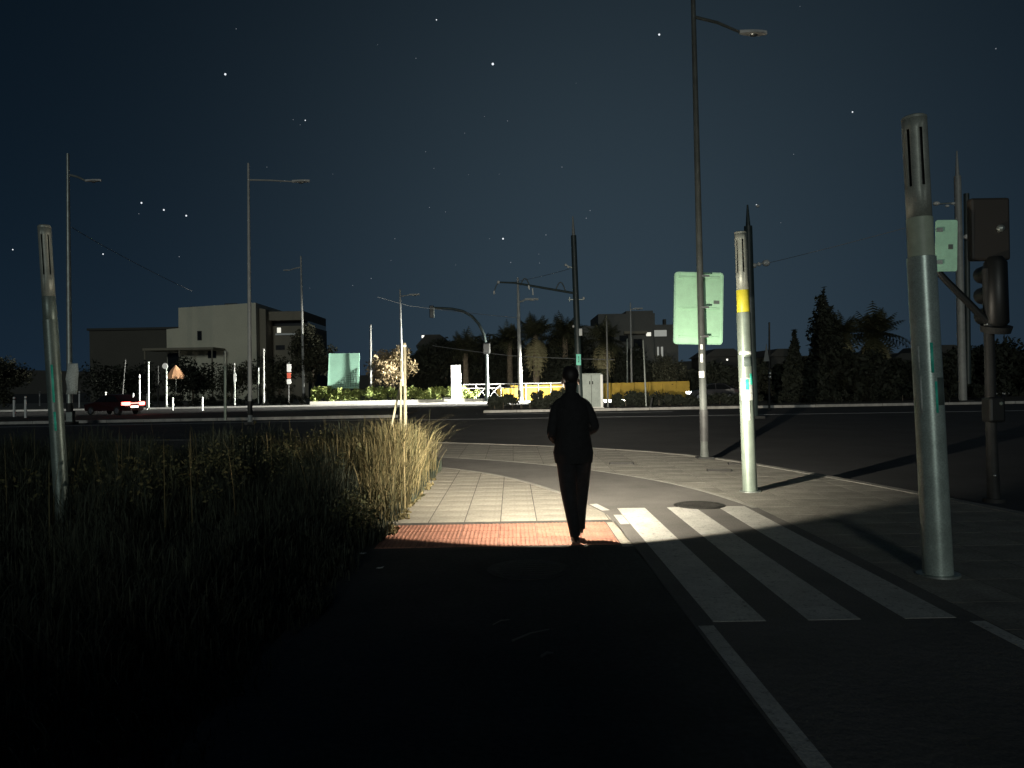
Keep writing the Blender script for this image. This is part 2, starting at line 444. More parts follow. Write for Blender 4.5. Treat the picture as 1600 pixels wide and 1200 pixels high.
# painted marks on the cycle lane
for i, (xa, xb) in enumerate(((1.30, 1.645), (1.925, 2.27), (2.56, 2.90))):
    o = MB().prism([(xa, 5.06), (xb, 5.06), (xb, 9.68), (xa, 9.68)], -.002, .0018).build('crossing_stripe', 'paint', lane)
def stripe_line(pl, d0, d1, name, m='paint'):
    ribbon(MB(), offset(pl, d0), offset(pl, d1), -.002, .0018).build(name, m, lane)
stripe_line([p for p in [(1.16, 1.0), (1.16, 3), (1.16, 4.98)]], .02, .12, 'edge_line')
stripe_line([p for p in [(3.06, 1.0), (3.06, 3), (3.06, 4.98)]], -.12, -.02, 'edge_line')
stripe_line([p for p in L_EDGE if 8.6 < p[1] < 9.15] or [(1.16, 8.6), (1.16, 9.2)], .03, .13, 'edge_line')
stripe_line([p for p in L_EDGE if 9.5 < p[1] < 10.2], .03, .13, 'edge_line')
stripe_line([p for p in L_EDGE if 10.3 < p[1] < 17], .0, .07, 'edge_line', 'paint_old')
stripe_line([p for p in R_EDGE if 9.55 < p[1] < 18.5], -.07, 0, 'edge_line', 'paint_old')
# planted bed of tall grass
bed_poly = [(-30, -6), (BED_X - .11, -6), (BED_X - .11, 14.75)] + [(x, y - .02) for x, y in L_EDGE if x < BED_X - .12] + [(-30, 20)]
bed = MB().prism(bed_poly, -.28, -.02).build('planting_bed', 'earth'); struct(bed)
for k in range(19):
    MB().box((BED_X - .10, -4 + k*1.0 + .006, -.27), (BED_X - .004, -4 + (k+1)*1.0 - .006, -.004 + random.uniform(-.004, .002))).build('edging_stone', 'mortar', bed)

# ------------------------------------------------------------------ far kerbs, medians and the other side
def median(name, x0, x1, y0, y1, top, m='earth'):
    o = MB().box((x0, y0 + .22, -.28), (x1, y1, top)).build(name, m); struct(o)
    x = x0
    while x < x1 - .1:
        xe = min(x + 2.0, x1)
        MB().box((x + .01, y0, -.27), (xe - .01, y0 + .215, .03 + random.uniform(-.005, .005))).build('kerb_stone', 'kerb', o); x = xe
    return o
med_r = median('median', -1.75, 46, 46.2, 58, .0)
med_l = median('median_left', -40, -6.2, 41.6, 50, .0)
bt = MB().prism([(-5.4, 38.2), (60, 35.2), (60, 35.65), (-5.4, 38.65)], -.125, -.116).build('lane_line', 'paint_far', rd)
MB().prism([(-1.5, 43.9), (2.0, 43.9), (2.0, 44.6), (-1.5, 44.6)], -.125, -.116).build('stop_line', 'paint_far', rd)
MB().prism([(4.4, 43.2), (9, 43.0), (9, 43.6), (4.4, 43.8)], -.125, -.116).build('stop_line', 'paint_far', rd)
MB().prism([(-30, 38.0), (-5.8, 39.2), (-5.8, 39.6), (-30, 38.5)], -.125, -.116).build('lane_line', 'paint_far', rd)
far = MB().box((-120, 69.82, -.28), (120, 112, -.01)).build('far_pavement', 'tile_b'); struct(far)
x = -60
while x < 60:
    MB().box((x + .01, 69.61, -.27), (x + 2.99, 69.815, .02)).build('kerb_stone', 'concrete', far); x += 3

# ------------------------------------------------------------------ foliage builders
def leaf_cloud(n, clumps, size, squash=1.0, jitter=1.0):
    """n leaf quads round clump centres [(x,y,z,r)], returns verts, faces, tint"""
    cl = np.array(clumps); w = cl[:, 3] ** 2; idx = rng.choice(len(cl), n, p=w / w.sum())
    d = rng.normal(size=(n, 3)); d /= np.linalg.norm(d, axis=1)[:, None]
    rr = cl[idx, 3] * (rng.random(n) ** .45) * jitter
    c = cl[idx, :3] + d * rr[:, None] * np.array([1, 1, squash])
    a = rng.normal(size=(n, 3)); a /= np.linalg.norm(a, axis=1)[:, None]
    b = np.cross(a, rng.normal(size=(n, 3))); b /= np.linalg.norm(b, axis=1)[:, None]
    s = size * (.6 + .8 * rng.random(n))[:, None]
    v = np.stack([c - a*s*.5, c - b*s*.22, c + a*s*.5, c + b*s*.22], 1).reshape(-1, 3)
    f = np.arange(4*n).reshape(n, 4)
    t = np.repeat(np.clip(rng.normal(.45, .25, n) + .15 * d[:, 2], 0, 1), 4)
    return v, f, t
def crown_clumps(c, rx, ry, rz, n, r0):
    out = []
    for _ in range(n):
        d = rng.normal(size=3); d /= np.linalg.norm(d); q = rng.random() ** .5
        out.append((c[0] + d[0]*rx*q, c[1] + d[1]*ry*q, c[2] + d[2]*rz*q, r0 * (.6 + .8*rng.random())))
    return out
def tree(label, base, height, rx, rz, m='leaf_dark', n=2600, leaf=.3, trunk=.16, cat='tree', name='broadleaf_tree', group=None, r0=None, nc=26, low=.25):
    t = thing(name, label, cat, base, group)
    cz = height - rz
    cl = crown_clumps((0, 0, cz), rx*.82, rx*.82, rz*.82, nc, r0 or rx*.33)
    v, f, tt = leaf_cloud(n, cl, leaf)
    link('crown', np_mesh('crown', v, f, m, tt, 4), t)
    tr = MB().tube([(0,0,-.1), (.05*rx, 0, height*low), (0, .03, cz)], [trunk, trunk*.8, trunk*.45], 8)
    for k in range(6):
        e = cl[k]; s0 = Vector((0, 0, height * (low + .08*k) if height*(low+.08*k) < cz else cz))
        tr.tube([s0, (s0 + Vector(e[:3])) / 2 + Vector((0, 0, .1)), e[:3]], [trunk*.45, trunk*.3, trunk*.1], 5)
    tr.build('trunk', 'bark', t)
    return t
def palm_frond(mbv, mbf, tints, ang, up, L, droop, w, tone, n=11):
    """one feather frond: arching midrib with leaflets"""
    d = Vector((math.cos(ang), math.sin(ang), 0)); side = Vector((-d.y, d.x, 0))
    pts = []
    for i in range(n + 1):
        s = i / n; pts.append(d * (L * s * math.cos(up) * (1 - .15*s)) + Vector((0, 0, L * s * math.sin(up) - droop * L * s*s)))
    for i in range(n):
        p, q = pts[i], pts[i+1]; s = i / n
        lw = w * (math.sin(math.pi * min(1, .12 + s*.95)) + .15)
        for sg in (-1, 1):
            tip = (p + q) / 2 + side * sg * lw + Vector((0, 0, -.45 * lw)) + d * lw * .5
            o = len(mbv); mbv += [tuple(p), tuple(p + (q-p)*.62), tuple(tip)]; mbf.append((o, o+1, o+2)); tints += [tone]*3
        o = len(mbv); e = side * .03; mbv += [tuple(p - e), tuple(p + e), tuple(q)]; mbf.append((o, o+1, o+2)); tints += [tone]*3
_palm = {}
def palm_meshes(kind):
    if kind in _palm: return _palm[kind]
    rs = random.Random(kind)
    V, F, T = [], [], []
    for k in range(70):
        palm_frond(V, F, T, rs.uniform(0, 6.283), R(rs.uniform(-8, 80)), rs.uniform(1.7, 2.4), rs.uniform(.25, .6), .42, rs.random())
    cr = np_mesh('crown', np.array(V), np.array(F), 'palm_green', np.array(T))
    V, F, T = [], [], []
    for k in range(90):
        aa = rs.uniform(38, 88); palm_frond(V, F, T, rs.uniform(0, 6.283), R(-aa), (.75 + 1.5*((aa-38)/50)**1.3)*rs.uniform(.85, 1.15), .22, .2, rs.random(), 8)
    sk = np_mesh('dry_skirt', np.array(V), np.array(F), 'palm_dry', np.array(T))
    _palm[kind] = (cr, sk); return _palm[kind]
def palm(label, base, height, s=1.0, skirt=True, kind=1, trunk=.28, group='palms beyond the far road', rz=0):
    t = thing('palm_tree', label, 'palm tree', base, group, rz)
    cr, sk = palm_meshes(kind)
    o = link('crown', cr, t, (0, 0, height - 1.5*s)); o.scale = (s, s, s)
    if skirt:
        o = link('dry_skirt', sk, t, (0, 0, height - 1.7*s)); o.scale = (s*1.35, s*1.35, s)
    zs = np.linspace(-.1, height - 1.5*s, 14)
    MB().tube([(0, 0, z) for z in zs], [trunk * (1.25 - .3*i/13 + (.05 if i % 2 else 0)) for i in range(14)], 9).build('trunk', 'palm_bark', t)
    return t
def cypress(label, base, height, r, n=2600):
    t = thing('cypress_tree', label, 'cypress', base, 'dark cypresses on the right')
    cl = []
    for i in range(46):
        s = i / 45; rad = r * (math.sin(math.pi * min(1, .22 + .78*s)) ** .8 if s < .97 else .15) * (1 - .35*s)
        a = rng.random()*6.283; q = rad * .55 * rng.random()
        cl.append((q*math.cos(a), q*math.sin(a), .4 + s*(height-.6), max(.12, rad*.62)))
    v, f, tt = leaf_cloud(n*3, cl, .40, 1.4)
    link('crown', np_mesh('crown', v, f, 'leaf_dark', tt, 4), t)
    MB().tube([(0,0,-.1), (0,0,height*.9)], [.16, .04], 7).build('trunk', 'bark', t)
    return t

# ------------------------------------------------------------------ tall grass
def grass(name, label, n, sampler, hmin, hmax, m, width=.006, lean=.35, tint=(.45, .25)):
    pts, hs = sampler(n); n = len(pts)
    ang = rng.random(n)*2*np.pi; le = lean * rng.random(n)**1.2 * hs
    d = np.stack([np.cos(ang), np.sin(ang), np.zeros(n)], 1); sd = np.stack([-d[:,1], d[:,0], np.zeros(n)], 1)
    w = width * (.6 + .9*rng.random(n))[:, None]
    b = np.concatenate([pts, np.full((n,1), -.03)], 1)
    m1 = b + d*(le*.22)[:,None] + np.array([0,0,1])*(hs*.5)[:,None]
    m2 = b + d*(le*.62)[:,None] + np.array([0,0,1])*(hs*.85)[:,None]
    tp = b + d*(le*1.15)[:,None] + np.array([0,0,1])*(hs*(1.0 - .12*rng.random(n)))[:,None]
    v = np.stack([b - sd*w, b + sd*w, m1 - sd*w*.85, m1 + sd*w*.85, m2 - sd*w*.6, m2 + sd*w*.6, tp], 1).reshape(-1, 3)
    o = (np.arange(n)*7)[:,None]
    f = np.concatenate([o + np.array(q) for q in ([0,1,3],[0,3,2],[2,3,5],[2,5,4],[4,5,6])], 0)
    t = np.repeat(np.clip(rng.normal(tint[0], tint[1], n), 0, 1), 7)
    ob = link(name, np_mesh(name, v, f, m, t)); stuff(ob); tag(ob, label, 'grass'); return ob
def bed_limit(x): return np.interp(-x, [-BED_X, 2.4, 4, 7, 14], [14.6, 15.4, 16.2, 17.0, 18.2])
def patchy(x, y):
    p = np.sin(x*1.9 + 1.3*np.sin(y*1.1)) * np.cos(y*1.5 + x*.7) + .6*np.sin(x*4.3 - y*3.1) * np.cos(y*5.2 + .8*x) + .4*np.sin(y*9 + x*7)
    return np.clip(.5 + .32*p, 0, 1)
def bed_sampler(n):
    x = BED_X - .02 - 13 * rng.random(n)**1.7; y = 2.6 + 13.4 * rng.random(n)**.8
    y = np.minimum(y, bed_limit(x) - .3*rng.random(n))
    # ragged edge: tufts push out over the edging, gaps fall back
    x = x + np.where(x > -2.2, .22*np.sin(y*3.7) * np.sin(y*1.3 + 1) - .10 + .10*rng.normal(size=n), 0)
    x = np.minimum(x, BED_X + .06)
    near = np.clip((-x - 1.3) / 1.0, .35, 1)                      # lower towards the path
    hs = (.22 + .86 * patchy(x, y) * (.55 + .45*rng.random(n)) + .12*rng.random(n)) * near
    hs *= np.where(rng.random(n) < .12, .45, 1) * np.interp(y, [3, 7, 9.5], [.45, .6, 1])
    return np.stack([x, y], 1), hs
grass('tall_grass', 'tall uncut dark green grass filling the planting bed left of the path', 80000, bed_sampler, 0, 0, 'grass_green', .005, .8)
def dry_sampler(n):
    cs = [(-1.66,10.7,.32,1.22),(-1.80,9.9,.28,1.0),(-1.98,11.5,.36,1.12),(-1.60,9.2,.16,.62),(-2.25,10.4,.40,1.05),(-1.72,12.3,.26,1.08),(-2.7,11.2,.45,.95),(-1.58,8.5,.14,.36),(-1.62,13.4,.26,.9),(-3.3,12.2,.6,1.0),(-1.55,10.1,.15,.8)]
    k = rng.choice(len(cs), n, p=np.array([.22,.11,.13,.05,.11,.11,.09,.02,.06,.06,.04])); c = np.array(cs)[k]
    p = c[:, :2] + rng.normal(size=(n, 2)) * c[:, 2:3] * np.array([.55, .75])
    p[:, 0] = np.minimum(p[:, 0], BED_X + .02 + .05*rng.random(n))
    return p, c[:, 3] * (.25 + .8*rng.random(n)**.7)
grass('dry_grass', 'dry golden grass tufts leaning over the path edge beside the ribbed red strip', 5200, dry_sampler, 0, 0, 'grass_dry', .005, .95, (.42, .3))
def seed_sampler(n):
    x = BED_X - .2 - 9*rng.random(n)**1.5; y = 7 + 8*rng.random(n)
    return np.stack([x, y], 1), 1.0 + .28*rng.random(n)
grass('seed_stalks', 'thin pale seed stalks standing above the dark green grass', 150, seed_sampler, 0, 0, 'grass_dry', .0035, .35, (.3, .2))
cl = []
for i in range(90):
    yy = 7.6 + 6.6*rng.random(); cl.append((BED_X - .02 - .35*rng.random()**.8 - .1, yy, .06 + .28*rng.random(), .10 + .10*rng.random()))
for i in range(120):
    xx = -1.7 - 4*rng.random(); cl.append((xx, 8 + 6*rng.random(), .3 + .45*rng.random(), .12 + .12*rng.random()))
v, f, tt = leaf_cloud(9000, cl, .055)
ob = stuff(link('weeds', np_mesh('weeds', v, f, 'weed', tt, 4))); tag(ob, 'low broad leaved weeds tangled through the grass at the path edge', 'weeds')
cl = [(BED_X + .10*rng.random(), 8.2 + 5*rng.random(), .015, .05 + .06*rng.random()) for i in range(26)]
v, f, tt = leaf_cloud(700, cl, .07, .25)
ob = stuff(link('dead_grass', np_mesh('dead_grass', v, f, 'grass_dry', tt, 4))); tag(ob, 'flattened dead grass bits strewn on the paving beside the dry tufts', 'grass')

# ------------------------------------------------------------------ columns with slotted heads
def slotted(label, base, top, r, mshaft, band, stickers=(), group='steel columns with slotted heads', low_r=None, face=-1.57):
    base, top = Vector(base), Vector(top); H = (top - base).length
    t = thing('slotted_column', label, 'post', base, group)
    q = Vector((0, 0, 1)).rotation_difference((top - base).normalized()); t.rotation_mode = 'QUATERNION'; t.rotation_quaternion = q
    cap_h = H * .225; zc = H - cap_h
    lr = low_r or r
    MB().tube([(0,0,0), (0,0,.02), (0,0,zc - band[2])], [lr*1.03, lr*1.03, lr], 24).build('shaft', mshaft, t)
    MB().tube([(0,0,zc - band[2]), (0,0,zc - band[2] + .004), (0,0,zc - .004), (0,0,zc)], [r*.98, r*1.015, r*1.015, r*.98], 24).build('reflective_band', band[0], t)
    # head: wall with real slots
    n = 24; zl = [zc, zc + cap_h*.30, zc + cap_h*.86, H - .03]; m = MB()
    vs = [(r*.97*math.cos(2*math.pi*k/n + .13), r*.97*math.sin(2*math.pi*k/n + .13), z) for z in zl for k in range(n)]
    fs = []
    for j in range(3):
        for k in range(n):
            if j == 1 and (k % 4) == 1: continue
            fs.append((j*n + k, j*n + (k+1) % n, (j+1)*n + (k+1) % n, (j+1)*n + k))
    m.add(vs, fs); m.tube([(0,0,H-.03), (0,0,H-.01), (0,0,H)], [r*.985, r*.96, r*.80], 24); m.sm = True
    hd = m.build('slotted_head', 'cap', t)
    sol = hd.modifiers.new('wall', 'SOLIDIFY'); sol.thickness = .008; sol.offset = -1
    MB().tube([(0,0,zc+.01), (0,0,H-.04)], r*.72, 16).build('core', 'dark_core', hd)
    MB().tube([(0,0,-.02), (0,0,.012)], lr*1.5, 20).build('base_plate', 'galv', t)
    for (z0, z1, a0, a1, ms) in stickers:
        sm = MB(); k = 8; rr = lr * 1.012
        vs = []
        for i in range(k + 1):
            a = face + a0 + (a1 - a0) * i / k
            for z in (z0, z1): vs.append((rr*math.cos(a), rr*math.sin(a), z))
        sm.add(vs, [(2*i, 2*i+2, 2*i+3, 2*i+1) for i in range(k)]); sm.sm = True
        s = sm.build('sticker', ms, t); so = s.modifiers.new('t', 'SOLIDIFY'); so.thickness = .002; so.offset = 1
    return t
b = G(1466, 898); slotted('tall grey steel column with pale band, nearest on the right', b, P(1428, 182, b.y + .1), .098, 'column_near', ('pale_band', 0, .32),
    [(1.62,1.86,-.25,-.05,'sticker_glint_mint'),(1.30,1.55,-.05,.12,'sticker_glint_mint'),(1.64,1.84,-1.1,-.98,'sticker'),(1.30,1.6,-1.05,-.92,'sticker'),(1.36,1.58,.15,.75,'sticker_dark')], low_r=.108)
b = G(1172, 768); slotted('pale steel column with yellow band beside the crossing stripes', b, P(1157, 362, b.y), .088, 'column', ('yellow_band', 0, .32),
    [(1.30,1.62,-1.2,.9,'sticker'),(1.78,1.92,-.5,.6,'sticker_dark'),(1.95,2.0,-1.3,.9,'sticker'),(1.52,1.68,.3,.75,'sticker_glint_mint'),(1.45,1.6,-.4,0.1,'sticker_glint_mint'),(1.02,1.3,-1.0,.2,'sticker')], low_r=.098)
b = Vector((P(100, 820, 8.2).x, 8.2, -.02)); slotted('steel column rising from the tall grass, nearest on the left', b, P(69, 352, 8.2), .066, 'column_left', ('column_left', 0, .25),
    [(1.5,1.9,.2,.5,'sticker_glint_mint'),(1.2,1.4,.2,.5,'sticker_glint_mint')], low_r=.072)  # mint patches here paint in the shaft's highlight
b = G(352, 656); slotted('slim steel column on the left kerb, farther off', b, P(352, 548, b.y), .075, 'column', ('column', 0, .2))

# ------------------------------------------------------------------ lamp posts
def lamppost(label, base, toppx, Y, r0, arm_dx, arm_z, mpole='steel_white', rise=-.25, head=1.0, arm_y=0.0, r1=None):
    top = P(toppx[0], toppx[1], Y); base = Vector(base)
    t = thing('lamp_post', label, 'street lamp', base, 'unlit street lamp posts')
    v = top - base
    MB().tube([(0,0,0), v*.02, v*.25, v*.6, v], [r0*1.25, r0, r0*.9, r0*.75, r1 or r0*.5], 12).build('pole', mpole, t)
    MB().box((-r0*2, -r0*2, -.1), (r0*2, r0*2, .03)).build('base_plate', 'galv_dark', t)
    MB().tube([(0,0,.35), (0,0,1.0)], r0*1.12, 10).build('access_door', 'galv_dark', t)
    s = arm_z / v.z; p = v * s; d = Vector((arm_dx, arm_y, 0))
    MB().tube([p, p + d*.5 + Vector((0,0,rise*.35)), p + d + Vector((0,0,rise))], [r0*.42, r0*.38, r0*.32], 8).build('arm', mpole, t)
    MB().ball(tuple(p), r0*.62, 10, 6).build('arm_collar', 'bolt', t)
    e = p + d + Vector((0,0,rise)); k = d.normalized(); sgn = 1 if arm_dx > 0 else -1
    L = .75*head
    hm = MB()
    prof = [(-.05, .05), (.12, .10), (.35, .15), (.6, .13), (.78, .05)]
    vs, fs = [], []
    sd = Vector((-k.y, k.x, 0))
    for (s_, w_) in prof:
        c = e + k*(s_*L/.75); w = w_*head
        vs += [c + sd*w + Vector((0,0,-.02)), c + sd*w*.6 + Vector((0,0,.07*head)), c - sd*w*.6 + Vector((0,0,.07*head)), c - sd*w + Vector((0,0,-.02)), c + Vector((0,0,-.05*head))]
    for i in range(4):
        for j in range(5): fs.append((i*5 + j, i*5 + (j+1) % 5, (i+1)*5 + (j+1) % 5, (i+1)*5 + j))
    fs += [(0,1,2,3,4), (20,24,23,22,21)]
    hm.add(vs, fs); h_ = hm.build('lamp_housing', 'lamp_head', t)
    MB().ball(tuple(e + k*L*.5 + Vector((0,0,-.05*head))), .10*head, 10, 6, (1.3, .9, .55)).build('lamp_glass', 'bolt', h_)
    return t
b = G(1101, 716); LP = b
lamppost('tall dark lamp post at the kerb, carrying a large mint sign', b, (1081.5, -60), b.y, .080, 1.0, 9.05, 'lamp_pole', -.30, .7, .1, .045)
b = G(391, 660); lamppost('tall lamp post left of the pale building, long thin arm to the right', b, (388, 255), b.y, .105, 2.1, 11.4, rise=-.12)
b = Vector((P(109, 650, 40).x, 40, 0)); lamppost('tall dark lamp post behind the grass column at far left', b, (106, 240), 40, .15, .95, 12.9, 'galv', rise=-.35, head=1.0)
b = G(475, 630); lamppost('white lamp post just left of the mint billboard', b, (470, 400), b.y, .16, -1.2, 13.9, rise=-.3, head=.8)
b = Vector((P(629, 628, 72).x, 72, 0)); lamppost('lamp post rising behind the brown tree, small head', b, (625, 452), 72, .14, .9, 10.0, rise=.12, head=1.2)
b = Vector((P(813, 616, 73.3).x, 71.6, 0)); lamppost('white lamp post standing before the yellow wall', b, (809, 434), 71.6, .22, .7, 9.2, rise=.25, head=1.5, r1=.09)
b = Vector((P(987, 603, 80).x, 80, 0)); lamppost('thin distant lamp post before the stepped grey building', b, (985, 473), 80, .12, .35, 9.1, rise=.1, head=1.2)

# ------------------------------------------------------------------ large mint sign back on the near lamp post
def rounded_rect(w, h, r, n=5):
    pts = []
    for cx, cz, a0 in ((w-r, h-r, 0), (-w+r, h-r, 90), (-w+r, -h+r, 180), (w-r, -h+r, 270)):
        for k in range(n + 1):
            a = R(a0 + 90*k/n); pts.append((cx + r*math.cos(a), cz + r*math.sin(a)))
    return pts
sy = LP.y + .17
c = P(1091, 482, sy); wx = 38.5*sy/FPX; hz = 56*sy/FPX
sg = thing('sign_panel', 'large pale mint back of a road sign on the near lamp post', 'sign', c)
sg.rotation_euler = (0, R(1.9), R(3))
MB().plate(rounded_rect(wx, hz, .07), -.012, .012).build('panel', 'sign_back', sg)
rim = MB(); o1, o2 = rounded_rect(wx + .004, hz + .004, .072), rounded_rect(wx - .022, hz - .022, .055); n = len(o1)
rim.add([(x, -.03, z) for x, z in o1] + [(x, -.03, z) for x, z in o2] + [(x, .016, z) for x, z in o1] + [(x, -.0115, z) for x, z in o2],
        [(i, (i+1) % n, n + (i+1) % n, n + i) for i in range(n)] + [(i, 2*n + i, 2*n + (i+1) % n, (i+1) % n) for i in range(n)] + [(n + i, n + (i+1) % n, 3*n + (i+1) % n, 3*n + i) for i in range(n)])
rim.build('rim', 'sign_rim', sg)
for zz in (hz*.86, 0.0, -hz*.80):
    MB().box((-wx*.82, -.045, zz - .016), (wx*.82, -.0125, zz + .016)).build('stiffener', 'sign_back', sg)
    MB().box((-.02, -.29, zz - .02), (.14, -.27, zz + .02)).build('clamp', 'bolt', sg)
MB().box((wx*.62, -.016, .10), (wx*.86, -.0123, .17)).build('maker_label', 'sticker_dark', sg)
# paper notices pasted on the lamp post
for i, (py0, py1, wpx) in enumerate(((580, 590, 8), (553, 566, 4), (538, 546, 4))):
    a = P(1096, py0, LP.y - .115); bz = P(1096, py1, LP.y - .115)
    o = MB().box((a.x - wpx*.5*LP.y/FPX, a.y - .012, bz.z), (a.x + wpx*.5*LP.y/FPX, a.y - .008, a.z)).build('paper_notice', 'paper')
    tag(o, ['small white paper notice pasted low on the near lamp post', 'narrow torn strip stuck above the paper notice on the lamp post', 'topmost torn scrap just under the large mint sign'][i], 'notice', 'paper on the near lamp post')

# ------------------------------------------------------------------ tram masts
def mast(label, x_base, toppx, Y, r, m, arm=None, zb=0.0, tip=None):
    top = P(toppx[0], toppx[1], Y); base = Vector((P(x_base, 610, Y).x, Y, zb))
    t = thing('tram_mast', label, 'mast', base, 'tram line masts'); v = top - base
    MB().tube([(0,0,-.1), v*.5, v*.9], [r*1.1, r, r*.9], 14).build('pole', m, t)
    MB().tube([v*.9, v], [r*.55, r*.18], 10).build('tip', tip or m, t)
    MB().box((-r*2, -r*2, -.1), (r*2, r*2, .12)).build('base_plate', 'galv_dark', t)
    return t, base, v
tm_, mb_, mv_ = mast('dark tram mast with a long bracket arm, behind the walking person', 906, (895, 338), 47.5, .19, 'mast', zb=0, tip='mast_pale')
def loc(px, py, Y=47.5): return P(px, py, Y) - mb_
MB().tube([loc(897, 458), loc(850, 450), loc(805, 442), loc(779, 441)], [.075, .07, .06, .05], 8).build('bracket_arm', 'mast', tm_)
MB().ball(tuple(loc(779, 441)), .10, 8, 6).build('insulator', 'insulator', tm_)
MB().tube([loc(779, 441), loc(775, 447), loc(772, 456)], .03, 6).build('registration_arm', 'mast', tm_)
MB().ball(tuple(loc(772, 457)), .10, 8, 6, (.6, .6, 1.3)).build('insulator', 'insulator', tm_)
for (xa, xb, ya, hh) in ((868, 884, 454, 14), (813, 828, 446, 12)):
    pts = [loc(xa + (xb-xa)*k/8, ya - hh*math.sin(math.pi*k/8) + 2*k/8) for k in range(9)]
    MB().tube(pts, .035, 6).build('stay_loop', 'mast', tm_)
MB().tube([loc(832, 451), loc(833, 461)], [.05, .03], 6).build('insulator', 'insulator', tm_)
MB().tube([loc(826, 446), loc(827, 452)], [.07, .05], 6).build('insulator', 'insulator', tm_)
for (ax, ay, bx, by) in ((884, 414, 897, 420), (888, 468, 912, 468), (890, 471, 890, 464)):
    MB().tube([loc(ax, ay), loc(bx, by)], .04, 6).build('bracket', 'galv', tm_)
for px, py in ((884, 414), (888, 417), (912, 466), (896, 510)):
    MB().ball(tuple(loc(px, py)), .09, 8, 5).build('insulator', 'insulator', tm_)
o = MB().box((-.14, -.012, -.34), (.14, .012, .34)).build('mast_plate', 'sign_green', None, P(904, 562, 47.2)); tag(o, 'small bright green upright plate on the dark tram mast', 'sign')
MB().plate([(-.03,-.16),(.035,-.16),(.035,.2),(-.03,.2),(-.03,.14),(0,.14),(0,-.1),(-.03,-.1)], -.018, -.0125).build('numeral', 'dark_core', o)
o = MB().box((-.1, -.05, -.22), (.1, .05, .22)).build('junction_box', 'white_metal', None, P(907, 519, 47.3)); tag(o, 'small pale junction box high on the dark tram mast', 'box'); bevel(o, .02)
t2, b2, v2 = mast('dark tram mast hidden behind the yellow-banded column', 1176, (1168, 320), 34, .20, 'mast', zb=-.12)
for (px, py, s_) in ((1178, 415, .11), (1186, 413, .09), (1197, 411, .15), (1184, 322, .07)):
    MB().ball(tuple(P(px, py, 34) - b2), s_, 8, 6, (1.2, 1, 1)).build('insulator', 'insulator', t2)
MB().tube([P(1170, 415, 34) - b2, P(1200, 410, 34) - b2], .035, 6).build('bracket', 'galv', t2)
t3, b3, v3 = mast('grey tram mast on the right kerb behind the nearest column', 1504, (1495, 236), 46.8, .22, 'mast_pale')
for (px, py, s_) in ((1463, 318, .16), (1480, 322, .1), (1489, 318, .1), (1512, 370, .2)):
    MB().ball(tuple(P(px, py, 46.8) - b3), s_, 8, 6, (1.4, 1, .8)).build('insulator', 'insulator', t3)
MB().tube([P(1458, 319, 46.8) - b3, P(1497, 317, 46.8) - b3], .05, 6).build('bracket', 'galv', t3)
MB().tube([P(1516, 300, 46.8) - b3 + Vector((0,.4,0)), P(1519, 600, 46.8) - b3 + Vector((0,.4,0))], .16, 10).build('cable_duct', 'mast', t3)

# ------------------------------------------------------------------ overhead wires
def wire(label, pts, r=.018, m='wire'):
    p0 = Vector(pts[0]); mbx = MB(); out = []
    for a, b in zip(pts[:-1], pts[1:]):
        a, b = Vector(a), Vector(b)
        for k in range(8):
            s = k / 8; out.append(a.lerp(b, s) - Vector((0, 0, 0.004*(b-a).length*4*s*(1-s))))
    out.append(Vector(pts[-1]))
    o = mbx.tube([q - p0 for q in out], r, 5).build('overhead_wire', m, None, p0); return tag(o, label, 'wire', 'overhead tram wires')
wire('pale overhead wire running from the traffic signal arm to the white lamp post', [P(590, 464, 68), P(640, 478, 69), P(811, 497, 71.3)], .022)
wire('dark low overhead wire crossing before the palms', [P(676, 540, 60), P(800, 556, 55), P(960, 562, 50)], .022)
wire('faint overhead wire slanting up to the nearest right column', [P(1200, 411, 34), P(1430, 352, 30)], .012)
wire('faint overhead wire slanting down left of the pale building', [P(112, 355, 40), P(172, 390, 46), P(300, 455, 60)], .018)
wire('thin overhead wire above the bracket arm of the dark mast', [P(806, 440, 60), P(890, 420, 47.4)], .015)

# ------------------------------------------------------------------ arched traffic signal beyond the road
Yt = 70.4; bt_ = Vector((P(761, 626, Yt).x, Yt, 0))
ts = thing('traffic_signal', 'dark arched traffic signal arm over the far road', 'traffic light', bt_, 'traffic signals')
def tl(px, py): return P(px, py, Yt) - bt_
MB().tube([(0,0,0), tl(761, 590), tl(760, 545)], [.22, .17, .16], 12).build('pole', 'mast', ts)
arc = [tl(*q) for q in ((760, 545), (756, 522), (748, 506), (737, 494), (723, 486), (706, 482.5), (690, 481.5), (677, 481))]
MB().tube(arc, [.15,.14,.13,.125,.12,.115,.11,.10], 10).build('arm', 'mast', ts)
sh = tl(674.5, 486)
hd = MB().box((sh.x-.2, sh.y-.15, sh.z-.62), (sh.x+.2, sh.y+.15, sh.z+.5)).build('signal_head', 'signal_black', ts); bevel(hd, .06)
for k in range(3): MB().tube([(sh.x, sh.y+.15, sh.z+.28-k*.36), (sh.x, sh.y+.34, sh.z+.25-k*.36)], .14, 10, False).build('visor', 'signal_black', hd)
MB().box((sh.x+.2, sh.y-.14, sh.z-.6), (sh.x+.23, sh.y+.1, sh.z+.3)).build('back_board', 'galv', hd)
s2 = tl(760, 545); h2 = MB().box((s2.x-.35, s2.y-.2, s2.z-.5), (s2.x+.35, s2.y+.2, s2.z+.55)).build('signal_head', 'signal_black', ts); bevel(h2, .1)

